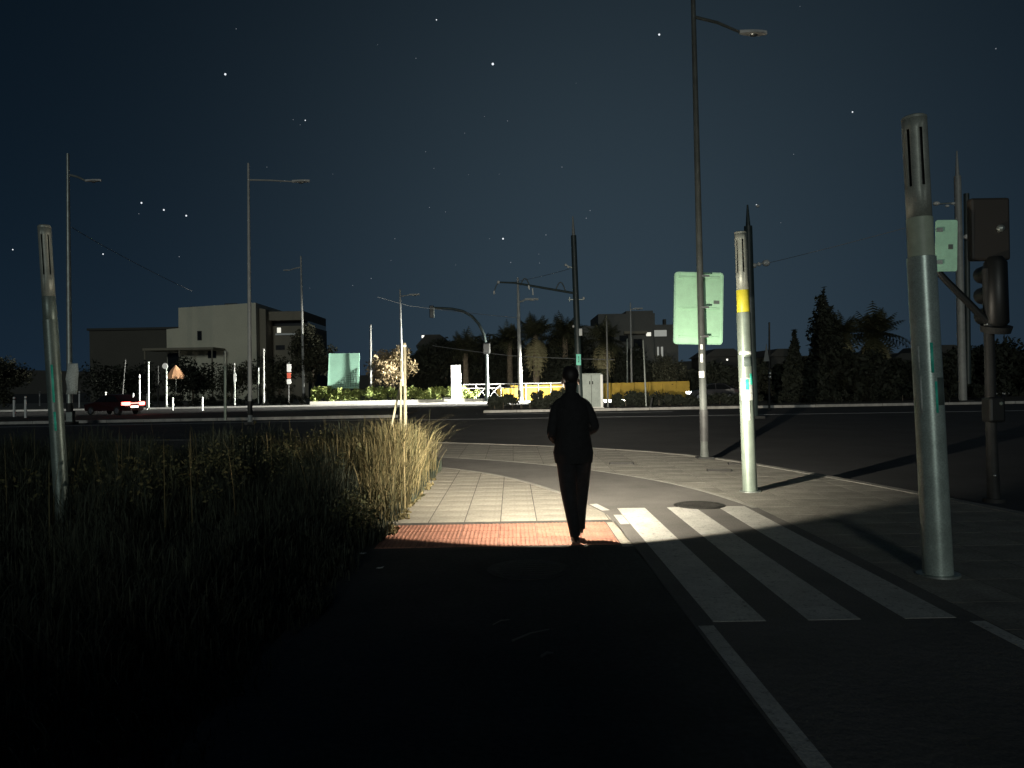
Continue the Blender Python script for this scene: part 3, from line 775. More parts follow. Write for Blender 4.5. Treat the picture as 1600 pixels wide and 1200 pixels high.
# ------------------------------------------------------------------ traffic signal at the right edge, seen from behind
b = G(1553, 782); Yr = b.y
rs_ = thing('traffic_signal', 'dark traffic signal at the right edge seen from behind', 'traffic light', b, 'traffic signals')
def rl(px, py, dy=0): return P(px, py, Yr + dy) - b
MB().tube([(0,0,0), rl(1549, 680), rl(1545, 505), rl(1541, 420)], [.075, .065, .06, .05], 12).build('pole', 'galv_dark', rs_)
MB().tube([(0,0,-.02), (0,0,.03)], .13, 14).build('base_plate', 'galv_dark', rs_)
MB().tube([rl(1545, 506), rl(1510, 470), rl(1478, 438), rl(1460, 418), rl(1459, 405)], [.048, .045, .042, .04, .035], 10).build('diagonal_arm', 'signal_black', rs_)
hc = rl(1556, 455)
hd = MB().tube([hc + Vector((0,0,-.47)), hc + Vector((0,0,-.40)), hc + Vector((0,0,.36)), hc + Vector((0,0,.44))], [.09, .145, .135, .08], 16).build('signal_head', 'signal_black', rs_)
for k in range(3): MB().tube([hc + Vector((0, .10, .26-k*.27)), hc + Vector((0, .30, .24-k*.27))], .11, 12, False).build('visor', 'signal_black', hd)
MB().tube([hc + Vector((0,.02,-.52)), hc + Vector((0,0,-.44))], [.17, .185], 16).build('lower_cowl', 'galv_dark', hd)
c2 = rl(1549, 357); bb = MB().box((c2.x-.24, c2.y+.02, c2.z-.40), (c2.x+.26, c2.y+.14, c2.z+.40)).build('back_board', 'signal_brown', rs_); bevel(bb, .03)
MB().ball(tuple(rl(1544, 507)), .055, 8, 6).build('clamp', 'bolt', rs_)
MB().ball(tuple(rl(1549, 546)), .02, 8, 6).build('bolt', 'bolt', rs_)
MB().ball(tuple(rl(1459, 416)), .045, 8, 6).build('arm_end', 'bolt', rs_)
q = rl(1552, 640); pb = MB().box((q.x-.10, q.y-.1, q.z-.16), (q.x+.10, q.y+.1, q.z+.16)).build('push_button_box', 'signal_black', rs_); bevel(pb, .03)
MB().ball((q.x+.04, q.y-.1, q.z+.08), .025, 8, 6).build('button', 'sticker_dark', pb)
MB().ball(tuple(rl(1549, 742) + Vector((0,-.07,0))), .02, 8, 6).build('bolt', 'bolt', rs_)
MB().ball(tuple(rl(1557, 357) + Vector((.05,0,0))), .05, 8, 6).build('bracket', 'galv', rs_)
c = P(1478.5, 384, Yr - .05)
sp = thing('sign_panel', 'small upright mint sign back on the diagonal signal arm', 'sign', c)
sp.rotation_euler = (0, R(1.5), R(-6))
MB().plate(rounded_rect(.130, .325, .025, 4), -.008, .008).build('panel', 'sign_small', sp)
for zz in (.20, -.21): MB().box((-.125, -.022, zz-.025), (-.05, -.0085, zz+.025)).build('clamp', 'galv', sp)
MB().box((.02, -.012, -.045), (.075, -.0085, .015)).build('maker_label', 'sticker_dark', sp)

# ------------------------------------------------------------------ far side: planter wall, hedge, yellow wall, railing, totem, billboard
wx0, wx1 = P(484, 620, 70.6).x, P(775, 620, 70.6).x
pw = thing('planter_wall', 'low pale wall along the foot of the bright green hedge', 'wall', (wx0, 70.6, 0))
k = 0; L = wx1 - wx0
for k in range(8):
    MB().box((k*L/8 + .01, 0, -.02), ((k+1)*L/8 - .01, .35, .30 + random.uniform(-.008, .008))).build('wall_block', 'wall_white', pw)
hx0, hx1 = P(487, 610, 71.8).x, P(728, 610, 71.8).x
hg = thing('hedge', 'clipped yellow green hedge glowing in headlights behind the low wall', 'hedge', (hx0, 71.8, 0))
cl = []
for i in range(230):
    s = rng.random(); cl.append((s*(hx1-hx0), rng.normal(0, .3), .40 + rng.random()*(.95 + .2*math.sin(s*19)*math.sin(s*7)), .24 + .16*rng.random()))
v, f, tt = leaf_cloud(14000, cl, .20); link('foliage', np_mesh('foliage', v, f, 'leaf_hedge', tt, 4), hg)
stm = MB()
for i in range(24): stm.tube([((i+.5)*(hx1-hx0)/24, 0, -.05), ((i+.5)*(hx1-hx0)/24 + .1, 0, 1.0)], [.05, .02], 5)
stm.build('stems', 'bark', hg)
h2x0, h2x1 = P(722, 610, 72.2).x, P(746, 610, 72.2).x
hb = thing('shrub', 'small yellow green shrub right of the white totem', 'shrub', ((h2x0+h2x1)/2, 72.0, 0))
cl = crown_clumps((0, 0, .7), .9, .4, .45, 16, .3); v, f, tt = leaf_cloud(1500, cl, .2); link('foliage', np_mesh('foliage', v, f, 'leaf_hedge', tt, 4), hb)
MB().tube([(0,0,-.05), (0,0,.8)], [.05, .03], 6).build('stem', 'bark', hb)
yx0, yx1 = P(776, 610, 72.3).x, P(1078, 610, 72.3).x
yw = thing('boundary_wall', 'yellow rendered wall lit by headlights beyond the dark median planting', 'wall', (yx0, 72.3, 0))
n = 14
for k in range(n):
    w = (yx1-yx0)/n; tp = 1.42 + .012*k + (-.25 if k == 0 else 0)
    MB().box((k*w + .012, 0, -.02), ((k+1)*w - .012, .25, tp)).build('wall_panel', 'wall_yellow', yw)
rx0, rx1 = P(724, 604, 71.9).x, P(880, 602, 71.9).x
rl_ = thing('railing', 'white metal railing along the far pavement before the yellow wall', 'railing', (rx0, 71.9, 0))
LL = rx1 - rx0
for zz, rr in ((1.62, .05), (1.25, .035)): MB().tube([(0,0,zz), (LL,0,zz)], rr, 6).build('rail', 'rail', rl_)
for k in range(9): MB().tube([(k*LL/8,0,-.05), (k*LL/8,0,1.62)], .035, 6).build('post', 'rail', rl_)
for k in range(1, 3):
    MB().tube([(k*LL/8, -.04, .35), ((k+.9)*LL/8, -.04, 1.5)], .03, 6).build('brace', 'rail', rl_)
    MB().tube([(k*LL/8, .04, 1.5), ((k+.9)*LL/8, .04, .35)], .03, 6).build('brace', 'rail', rl_)
tx = P(712.5, 600, 70.2).x
tt_ = thing('totem_sign', 'tall blank white totem standing before the hedge', 'sign', (tx, 70.25, 0))
bevel(MB().box((-.45, -.16, .10), (.45, .16, 3.42)).build('body', 'totem', tt_), .04, 3)
MB().box((-.5, -.22, -.02), (.5, .22, .10)).build('plinth', 'concrete', tt_)
MB().box((-.08, -.166, 3.02), (.10, -.1605, 3.16)).build('emblem', 'totem_print', tt_)
bx0, bx1 = P(513, 580, 73).x, P(562.5, 580, 73).x; zt, zbm = P(538, 552, 73).z, P(538, 606, 73).z
bb_ = thing('billboard', 'blank mint green billboard above the hedge', 'billboard', ((bx0+bx1)/2, 73, 0)); w = (bx1-bx0)/2
MB().plate([(-w-.1, zbm), (w-.12, zbm-.1), (w, zt), (-w+.1, zt)], -.05, .05).build('board', 'billboard', bb_)
for sgn in (-1, 1): MB().tube([(sgn*w*.6, .16, -.05), (sgn*w*.6, .16, zt-.2)], .1, 8).build('leg', 'galv_dark', bb_)
shadow_net = MB()  # dark bars standing in for a grid shadow cast on the board
for i in range(11):
    xx = -w*.72 + i*(w*1.6/10); hh = (zt - zbm) * (.06 + .5*i/10)
    shadow_net.tube([(xx, -.09, zbm + .05), (xx + .05, -.09, zbm + hh)], .016, 4)
for j in range(8):
    zz = zbm + .08 + j*(zt - zbm)*.065; shadow_net.tube([(-w*.72 + j*w*.17, -.09, zz), (w*.86, -.09, zz + .12)], .016, 4)
shadow_net.build('shadow_bars', 'shadow_net', bb_)
# slabs stacked by the hedge end
rk = MB().prism([(0,0),(.9,.1),(1.1,.7),(.2,.6)], -.02, .45); rk.v = [(x + (.5 if z > .3 else 0)*.6, y, z) for x, y, z in rk.v]
o = rk.build('stone_slab', 'concrete', None, (P(688, 617, 71.1).x, 71.0, 0)); tag(o, 'tilted pale stone lying between hedge and white totem', 'stone')
# utility cabinet on the median
cb = thing('utility_cabinet', 'grey green utility cabinet right of the walking person', 'cabinet', (P(924, 610, 48).x, 48.2, 0))
czt = P(924, 585, 48).z
bevel(MB().box((-.62, -.25, .08), (.60, .25, czt)).build('body', 'cabinet', cb), .02)
MB().box((-.66, -.29, czt), (.64, .29, czt + .06)).build('lid', 'cabinet', cb)
MB().box((-.6, -.24, -.02), (.58, .24, .08)).build('plinth', 'concrete', cb)
for sx in (-.10, .08):
    MB().box((sx-.035, -.262, czt-.62), (sx+.035, -.2515, czt-.42)).build('vent', 'dark_core', cb)
MB().box((-.012, -.2545, .12), (.012, -.2512, czt-.05)).build('door_seam', 'dark_core', cb)
o = thing('white_marker_post', 'short white marker post at the right of the utility cabinet', 'post', (P(940, 610, 48).x, 48.0, 0))
bevel(MB().box((-.09, -.06, -.02), (.09, .06, P(940, 585, 48).z)).build('post', 'white_metal', o), .03)
MB().box((-.13, -.1, -.03), (.13, .1, .04)).build('foot', 'concrete', o)

# ------------------------------------------------------------------ thin posts and signs near and far
def thin_post(label, px, ytop, ybase, Y, r, m='galv_dull', name='thin_post', cat='post', bx=None, group='thin poles along the far kerbs', z0=0.0):
    base = Vector((P(bx or px, ybase, Y).x, Y, z0)); top = P(px, ytop, Y); v = top - base
    t = thing(name, label, cat, base, group)
    MB().tube([(0,0,-.04), v*.5, v], [r*1.1, r, r*.8], 8).build('shaft', m, t)
    MB().tube([(0,0,-.03), (0,0,.10)], r*1.9, 8).build('footing', 'galv_dark', t)
    MB().ball(tuple(v), r*1.0, 8, 5).build('cap', m, t)
    return t, base
thin_post('pale thin pole on the median right of the utility cabinet', 948, 503, 638, 46.6, .055, bx=950)
thin_post('short dark topped pole on the median left of the round tree', 1005, 532, 640, 46.9, .05, 'galv', bx=1010)
thin_post('thin grey pole just left of the distant lamp post', 980, 530, 600, 74, .07, 'galv')
thin_post('bare white pole rising left of the warm brown tree', 579, 509, 610, 74, .11)
thin_post('short leaning pole on the dark median below the round tree', 1019, 622, 641, 46.6, .06, 'galv_dark', bx=1016)
thin_post('thin grey pole just right of the left kerb column', 366, 568, 634, 72, .075)
thin_post('thin pale pole right of the tall left lamp post', 412, 546, 633, 71.5, .10)
thin_post('grey thin pole left of the tall left lamp post', 404, 575, 634, 73, .07, 'galv')
thin_post('thin leaning pole among the left bollards', 196, 562, 616, 66, .06, 'galv_dark', bx=189)
thin_post('thin grey pole right of the red car lights', 232, 566, 640, 68, .09, 'galv')
thin_post('dark thin pole between the red lights and the round sign', 247, 572, 636, 74, .08, 'galv_dark')
# round and plate signs
t, b = thin_post('slim pole with small round pale sign left of the orange parasol', 260, 575, 638, 70, .08, 'galv', 'round_sign', 'sign')
q = P(258, 572, 69.8) - b; MB().tube([q, q + Vector((0, .03, 0))], .27, 16).build('disc', 'white_metal', t)
t, b = thin_post('pole with stacked red and white plates left of the white lamp post', 451, 566, 633, 71, .06, 'galv_dark', 'stacked_sign', 'sign')
for (y0, y1, m_, w_) in ((569, 581, 'white_metal', .19), (582.5, 591, 'red_white', .17), (592.5, 600, 'white_metal', .19)):
    a, c = P(451.5, y0, 70.8) - b, P(451.5, y1, 70.8) - b
    MB().box((a.x - w_, a.y - .03, c.z), (a.x + w_, a.y, a.z)).build('plate', m_, t)
t, b = thin_post('slim pole carrying a narrow pale plate before the pale building', 367, 583, 634, 70.5, .05, 'galv', 'plate_sign', 'sign')
a, c = P(367, 584, 70.3) - b, P(367, 596, 70.3) - b; MB().box((a.x-.12, a.y-.03, c.z), (a.x+.12, a.y, a.z)).build('plate', 'white_metal', t)
t, b = thin_post('dark post with an upright triangular sign seen edge on at right', 1202, 505, 640, 43.5, .06, 'galv_dark', 'triangle_sign', 'sign', z0=-.12)
a = P(1197, 552, 43.4) - b; pl = [(a.x - .16, a.z - .45), (a.x + .16, a.z - .45), (a.x + .02, a.z + .55)]
MB().plate(pl, a.y - .05, a.y - .01).build('triangle', 'mast_pale', t)
for yy in (583, 589): MB().ball(tuple(P(1203, yy, 43.35) - b), .09, 8, 5).build('clamp', 'bolt', t)
# bent white plate on the left lamp post
cc = P(113, 592, 39.6)
o = thing('bent_plate', 'crumpled pale plate low on the dark lamp post at far left', 'sign', cc)
hh = 24*39.6/FPX; ww = 9*39.6/FPX; vs, fs = [], []
for i in range(7):
    for j in range(3):
        vs.append((-ww + j*ww + .03*math.sin(i*1.7) + .05*(i/6 - .5)*2, .06*math.sin(i*1.3 + j*2), -hh + i*hh/3))
for i in range(6):
    for j in range(2): fs.append((i*3 + j, i*3 + j + 1, i*3 + j + 4, i*3 + j + 3))
pm = MB(); pm.add(vs, fs); pm.sm = True; p_ = pm.build('plate', 'sticker', o); so = p_.modifiers.new('t', 'SOLIDIFY'); so.thickness = .012
MB().box((-.06, .08, -.06), (.06, .2, .06)).build('clamp', 'galv', o)
sb_ = thing('signal_cabinet', 'slim dark control box at the foot of the far left lamp post', 'box', (P(111, 650, 39.7).x + .05, 39.55, -.02))
bevel(MB().box((-.18, -.13, 0), (.2, .13, .62)).build('body', 'galv_dark', sb_), .02); MB().box((-.14, -.138, .08), (.16, -.1305, .56)).build('door', 'galv', sb_)
# bollards
BOL = [(22,651,620,'leftmost'),(40,653,619,'second from the left edge'),(62,634,611,'third from the left edge'),(124,637,611,'just right of the bent pale plate'),(165,638,612,'in the middle of the red glow'),(208,638,614,'near the right end of the red glow'),
       (218,638,585,'tall one at the right end of the red glow'),(230,638,615,'stubby pale one just past the red glow'),(270,639,621,'under the orange parasol'),(316,639,620,'between the orange parasol and the tall left lamp post')]
for px, yb, yt, wh in BOL:
    Yb = CAM_H * FPX / -uv0(px, yb)[1]
    base = Vector((P(px, yb, Yb).x, Yb, 0 if Yb > 69 or yb > 645 else -.12)); v = P(px, yt, Yb) - base
    t = thing('bollard', 'slim white bollard, ' + wh, 'bollard', base, 'white bollards on the left')
    MB().tube([(0,0,-.02), v*.85], .075, 10).build('shaft', 'white_metal', t); MB().tube([v*.85, v*.9], .06, 10).build('ring', 'galv_dark', t)
    MB().tube([v*.9, v*.98, v], [.075, .072, .04], 10).build('cap', 'white_metal', t)
# wooden stakes in the grass
def stake(label, a, b, r):
    a, b = Vector(a), Vector(b); t = thing('wooden_stake', label, 'stake', a, 'stakes in the tall grass')
    MB().tube([(0,0,-.05), (b-a)*.5, b-a], [r*1.1, r, r*.9], 8).build('shaft', 'stake', t)
    MB().tube([(b-a)*.97, (b-a)*.985], r*1.15, 8).build('tie', 'sticker', t); return t
stake('upright pale stake standing in the dry grass tuft', (P(634, 720, 13.4).x, 13.4, 0), P(632, 536, 13.4), .028)
stake('thinner upright stake just left of the tallest one', (P(625, 720, 13.9).x, 13.9, 0), P(627, 558, 13.9), .018)
stake('leaning pale stake crossing the upright stakes', (P(604, 640, 14.0).x - .12, 14.0, 0), P(628, 590, 13.8), .022)

# ------------------------------------------------------------------ trees
tree('grey green leafy tree left of the mint billboard', (P(488, 610, 80).x, 80, 0), 8.2, 2.5, 3.4, 'leaf_mid', 4200, .34, nc=30)
tree('leafy tree in front of the pale building, left of the stacked sign', (P(435, 610, 82).x, 82, 0), 6.2, 2.6, 2.7, 'leaf_mid', 3200, .32)
tree('warm brown leafed tree glowing right of the mint billboard', (P(612, 610, 75.5).x, 75.5, 0), 5.9, 2.45, 2.4, 'leaf_warm', 5200, .30, nc=34, trunk=.12)
tree('dim shrubby tree below the pale building wall', (P(360, 610, 86).x, 86, 0), 4.6, 3.4, 1.9, 'leaf_mid', 3000, .34)
tree('dark tree at the left end below the low building', (P(190, 610, 88).x, 88, 0), 5.2, 4.6, 2.4, 'leaf_dark', 3200, .4)
tree('brownish dark tree at the left edge of the view', (P(5, 600, 86).x, 86, 0), 6.2, 3.0, 3.0, 'leaf_mid', 3800, .36)
tree('small dark round tree between the left poles', (P(300, 610, 90).x, 90, 0), 5.2, 3.6, 2.4, 'leaf_dark', 3000, .4)
tree('dark round tree with pale leaf edges before the grey building', (P(1044, 612, 74).x, 74, 0), 4.6, 2.2, 2.0, 'leaf_mid', 3600, .26, trunk=.2, nc=30)
DT = [(668,545,92,3.6),(700,532,90,4.2),(735,538,88,3.8),(768,530,88,4.2),(796,525,92,4.0),(880,522,92,4.2),(912,535,88,3.8),(975,545,88,3.6),(655,575,86,2.6),(905,570,80,3.0),(862,548,84,3.6),(1000,568,86,2.8)]
DW = ['leftmost dark tree in the far tree line, right of the brown tree','dark tree in the far line over the white totem','dark tree in the far line left of the arched signal','dark tree in the far line just right of the arched signal','dark tree in the far line left of the white lamp post','dark tree in the far line behind the walking person',
      'dark tree in the far line beside the tram mast','dark tree in the far line between cabinet and distant lamp post','low dark tree behind the brown tree','low dark tree behind the head of the walking person','dark tree between the lit palm and the tram mast','low dark tree left of the round tree']
for (px, yt, Y, r), lb in zip(DT, DW):
    z = P(px, yt, Y).z; tree(lb, (P(px, 605, Y).x, Y, 0), z, r, max(1.4, z*.46), 'leaf_dark', 5200, .55, group='dark far trees', nc=34)
def palm_at(label, px, ytop, Y, s, **kw): palm(label, (P(px, 605, Y).x, Y, 0), P(px, ytop, Y).z, s, **kw)
palm_at('palm with pale hanging skirt just right of the white lamp post', 838, 486, 78, 1.6, kind=1)
palm_at('palm with pale hanging skirt right of the tram mast', 944, 494, 79, 1.6, kind=2, rz=1.1)
palm_at('dark palm standing between the two skirted palms', 884, 487, 84, 1.6, kind=1, skirt=False, rz=2.0)
palm_at('dark palm left of the white lamp post', 797, 500, 84, 1.4, kind=2, skirt=False, rz=.6)
palm_at('dark low palm left of the arched traffic signal', 728, 512, 82, 1.6, kind=1, skirt=False, rz=3.1)
palm_at('broad dark palm right of the tall cypress', 1367, 472, 62, 1.7, kind=2, skirt=True, rz=.4, group='dark palms on the right')
palm_at('short dark palm touching the tall cypress', 1318, 486, 61, 1.2, kind=1, skirt=True, rz=1.9, group='dark palms on the right')
def cyp(label, px, ytop, Y, r): cypress(label, (P(px, 605, Y).x, Y, 0), P(px, ytop, Y).z, r)
cyp('tall pointed cypress left of the broad palm', 1288, 446, 60, 2.0)
cyp('shorter slim cypress right of the triangular sign', 1242, 514, 62, 1.0)
RT = [(1150,570,72,2.8,'low dark tree behind the yellow-banded column'),(1205,572,66,2.6,'low dark tree behind the triangular sign'),(1265,562,64,2.6,'low dark tree at the foot of the slim cypress'),(1330,555,58,2.6,'dark tree between tall cypress and broad palm'),
      (1300,535,64,2.2,'dark tree hugging the right side of the tall cypress'),(1410,566,60,2.6,'dark tree right of the broad palm'),(1460,562,58,2.6,'low dark tree behind the nearest right column'),(1525,545,60,3.0,'dark tree behind the grey tram mast'),(1590,530,60,3.2,'dark tree at the right edge'),(1368,560,56,2.4,'dark bush under the broad palm'),(1245,575,58,2.2,'dark bush left of the tall cypress foot'),(1105,575,84,3.0,'low dark tree under the large mint sign')]
for px, yt, Y, r, lb in RT:
    z = P(px, yt, Y).z; tree(lb, (P(px, 605, Y).x, Y, 0), z, r, max(1.2, z*.5), 'leaf_dark', 4600, .5, group='dark trees on the right', low=.12)
# dark planting on the medians
def planting(label, x0, x1, y, h0, h1, n, name='ground_shrubs'):
    t = thing(name, label, 'shrubs', ((x0+x1)/2, y, 0)); cl = []
    for i in range(int((x1-x0)*5)):
        s = rng.random(); cl.append(((s-.5)*(x1-x0), rng.normal(0, .8), .15 + rng.random()*(h0 + (h1-h0)*s)*.8, .22 + .15*rng.random()))
    v, f, tt = leaf_cloud(n, cl, .22); link('foliage', np_mesh('foliage', v, f, 'leaf_dark', tt, 4), t)
    st = MB()
    for i in range(10): st.tube([((i/9-.5)*(x1-x0)*.9, 0, -.03), ((i/9-.5)*(x1-x0)*.9, 0, .4)], [.04, .02], 5)
    st.build('stems', 'bark', t); return t
planting('dark mounded shrubs on the median behind the walking person', P(765, 620, 49).x, P(905, 620, 49).x, 49.6, .55, 1.25, 5200)
planting('low dark shrubs on the median right of the utility cabinet', P(935, 620, 50).x, P(1110, 620, 50).x, 50.4, .85, .35, 5200)
planting('low dark shrubs on the median at the far right', P(1110, 620, 50).x, P(1600, 620, 50).x, 51.5, .35, .9, 7000)
planting('low dark shrubs along the left median', P(235, 630, 76).x, P(480, 630, 76).x, 76, 1.0, .8, 5000)

# ------------------------------------------------------------------ buildings
def windows(par, cells, y, m='glass_dark', frame='build_dark'):
    for (x0, z0, x1, z1, *mm) in cells:
        w = MB().box((x0, y - .03, z0), (x1, y + .10, z1)).build('window', frame, par)
        MB().box((x0 + .08, y - .045, z0 + .08), (x1 - .08, y - .031, z1 - .08)).build('pane', mm[0] if mm else m, w)
YB = 112
def bx(px): return P(px, 560, YB).x
def bz(px, py): return P(px, py, YB).z
ox = bx(335)
A = thing('pale_building', 'pale windowless gabled block of the building on the left', 'building', (ox, YB, 0))
zl, zr = bz(280, 481), bz(400, 473)
MB().plate([(bx(279)-ox, 0), (bx(401)-ox, 0), (bx(401)-ox, zr), (bx(280)-ox, zl)], 0, 14).build('wall', 'build_a', A)
MB().plate([(bx(258)-ox, 0), (bx(278.7)-ox, 0), (bx(278.7)-ox, bz(279, 512)), (bx(258)-ox, bz(259, 514))], .6, 12).build('low_wing', 'build_a', A)
MB().plate([(bx(401.3)-ox, 0), (bx(412)-ox, 0), (bx(412)-ox, bz(405, 482)), (bx(401.3)-ox, bz(401, 480))], 1.2, 12).build('side_wall', 'build_b', A)
for px, py, w in ((294, 479.5, .9), (350, 474.5, .9)):
    MB().box((bx(px)-ox-w, 3, bz(px, py)-.3), (bx(px)-ox+w, 4.5, bz(px, py)+.35)).build('roof_vent', 'build_dark', A)
windows(A, [(bx(309)-ox, bz(309, 532), bx(316)-ox, bz(316, 517)), (bx(262)-ox, bz(262, 600), bx(280)-ox, bz(262, 552)), (bx(325)-ox, bz(325,560), bx(338)-ox, bz(325,545))], 0 - .02)
cn = MB().box((bx(246)-ox, -4.5, bz(300, 549)), (bx(352)-ox, -.1, bz(300, 545.5))).build('canopy', 'build_b', A)
for px in (248, 300, 349): MB().tube([(bx(px)-ox, -4.2, 0), (bx(px)-ox, -4.2, bz(300, 549))], .12, 8).build('canopy_post', 'build_b', cn)
B = thing('terraced_building', 'brown flat roofed wing with a lit balcony beside the white lamp post', 'building', (bx(440), YB + 4, 0)); oB = bx(440)
MB().box((bx(405)-oB, 0, 0), (bx(470)-oB, 12, bz(440, 506))).build('wall', 'build_b', B)
MB().box((bx(404)-oB, -1.6, bz(440, 506) + .75), (bx(469)-oB, 12, bz(440, 484))).build('upper_storey', 'build_b', B)
MB().box((bx(412)-oB, .4, bz(440, 506)), (bx(469)-oB, 12, bz(440, 506) + .75)).build('recess', 'glass_dark', B)
windows(B, [(bx(420)-oB, bz(425, 518), bx(428)-oB, bz(425, 508), 'window_lit'), (bx(418)-oB, bz(425, 545), bx(433)-oB, bz(425, 537)), (bx(466)-oB, bz(466, 515), bx(469)-oB, bz(466, 504), 'window_dim')], -.05)
MB().box((bx(419)-oB, -.35, bz(440, 521)), (bx(451)-oB, -.1, bz(440, 518))).build('balcony_rail', 'white_metal', B)
MB().ball((bx(451)-oB, -.3, bz(451, 541)), .16, 8, 6).build('wall_lamp', 'bulb_far', B)
MB().box((bx(427)-oB, 2, bz(430, 484)), (bx(436)-oB, 4, bz(430, 480))).build('roof_vent', 'build_dark', B)
C = thing('low_building', 'long low dim building at far left behind the lamp post', 'building', (bx(185), YB + 6, 0)); oC = bx(185)
MB().box((bx(105)-oC, 0, 0), (bx(262)-oC, 10, bz(190, 511))).build('wall', 'build_low', C)
MB().box((bx(103)-oC, -.4, bz(190, 511)), (bx(262)-oC, 10.4, bz(190, 511) + .35)).build('parapet', 'build_dark', C)
for k in range(0): windows(C, [(bx(125+26*k)-oC, bz(190, 545), bx(138+26*k)-oC, bz(190, 530))], -.05)
YD = 120
def dx(px): return P(px, 560, YD).x
def dz(px, py): return P(px, py, YD).z
D = thing('stepped_building', 'stepped grey apartment block behind the right palms', 'building', (dx(990), YD, 0)); oD = dx(990)
MB().box((dx(902)-oD, 0, 0), (dx(1060)-oD, 14, dz(990, 508))).build('lower_storeys', 'build_c', D)
MB().box((dx(938)-oD, 2, dz(990, 508)), (dx(1028)-oD, 14, dz(990, 488))).build('upper_storey', 'build_c', D)
MB().box((dx(984)-oD, 3, dz(990, 488)), (dx(1027)-oD, 13, dz(990, 483))).build('roof_room', 'build_c', D)
MB().box((dx(975)-oD, -1, dz(990, 522)), (dx(1010)-oD, 0, dz(990, 518))).build('balcony', 'build_b', D)
MB().box((dx(1042)-oD, 2, dz(1044, 508)), (dx(1046)-oD, 3, dz(1044, 497))).build('chimney', 'build_dark', D)
windows(D, [(dx(1009.5)-oD, dz(1014, 526), dx(1018.5)-oD, dz(1014, 518.5), 'window_lit'), (dx(1022)-oD, dz(1030, 526.5), dx(1043)-oD, dz(1030, 515), 'window_dim'), (dx(1026)-oD, dz(1030, 559), dx(1030.5)-oD, dz(1030, 541), 'window_dim'), (dx(1032)-oD, dz(1030, 559), dx(1037)-oD, dz(1030, 541), 'window_dim'),
            (dx(945)-oD, dz(950, 535), dx(960)-oD, dz(950, 522)), (dx(968)-oD, dz(950, 535), dx(983)-oD, dz(950, 524)), (dx(990)-oD, dz(950, 545), dx(1004)-oD, dz(950, 530))], -.05)
# low dark houses with a few lit windows between the trees
def far_house(label, px0, px1, ytop, Y, lights):
    x0, x1 = P(px0, 580, Y).x, P(px1, 580, Y).x; c = (x0+x1)/2; z = P((px0+px1)/2, ytop, Y).z
    t = thing('far_house', label, 'house', (c, Y, 0), 'far dark houses'); w = (x1-x0)/2
    MB().box((-w, 0, 0), (w, 9, z*.82)).build('wall', 'build_dark', t)
    MB().plate([(-w-.4, z*.82), (w+.4, z*.82), (w*.5, z), (-w*.5, z)], -.4, 9.4).build('roof', 'build_dark', t)
    for (px, py, s) in lights:
        q = P(px, py, Y); wd = MB().box((q.x-c-s, -.06, q.z-s), (q.x-c+s, .05, q.z+s)).build('window', 'build_dark', t)
        MB().box((q.x-c-s*.85, -.075, q.z-s*.85), (q.x-c+s*.85, -.061, q.z+s*.85)).build('pane', 'bulb_far', wd)
    return t
far_house('far dark house with three small lights under the large mint sign', 1104, 1160, 545, 108, [(1137,553,.2),(1147,551,.16),(1136,562,.14)])
far_house('far dark house with bright roof lights left of the arched signal', 655, 700, 523, 112, [(661,526,.22),(666,526,.22),(673,530.5,.3)])
far_house('far dark house behind the broad palm with one light', 1395, 1440, 552, 96, [(1411,555.5,.13),(1424,556,.09),(1402,557,.08)])
far_house('far dark house behind the grey tram mast with two lights', 1462, 1500, 539, 96, [(1473,543,.2),(1487,543,.13)])
far_house('far dark house at the slim cypress with tiny lights', 1205, 1240, 545, 96, [(1220,547,.09),(1228,549,.08)])
# hills of the horizon
def hills(px, Y, pts, m='build_dark'):
    poly = [(P(a, b_, Y).x, P(a, b_, Y).z) for a, b_ in pts]; poly = [(poly[0][0], -5)] + poly + [(poly[-1][0], -5)]
    return struct(MB().plate(poly, Y, Y + 200).build('hills', m))
hills(0, 900, [(-900, 590), (-300, 575), (0, 577), (150, 581), (300, 586), (500, 588), (800, 580), (1000, 568), (1250, 556), (1450, 550), (1700, 548), (2400, 575)])
# parasol
t = thing('parasol', 'orange canvas parasol with dim painted-in glow left of the pale building', 'parasol', (P(275, 600, 79).x, 79, 0))
zc_ = P(275, 592, 79).z; zt_ = P(275, 570, 79).z; cpts = MB(); n = 12
vs = [(0, 0, zt_)] + [(0.82*math.cos(2*math.pi*k/n)*.55, 0.82*math.sin(2*math.pi*k/n)*.55, zt_ - .5) for k in range(n)] + [(0.82*math.cos(2*math.pi*k/n), 0.82*math.sin(2*math.pi*k/n), zc_ + (.35 if k % 2 else .2)) for k in range(n)] + [(.68*math.cos(2*math.pi*k/n), .9*math.sin(2*math.pi*k/n), zc_) for k in range(n)]
fs = [(0, 1 + k, 1 + (k+1) % n) for k in range(n)]
for r_ in range(2): fs += [(1 + r_*n + k, 1 + (r_+1)*n + k, 1 + (r_+1)*n + (k+1) % n, 1 + r_*n + (k+1) % n) for k in range(n)]
cpts.add(vs, fs); cpts.build('canopy', 'awning_glow', t); MB().tube([(0,0,-.05), (0,0,zt_)], .04, 8).build('pole', 'galv', t)

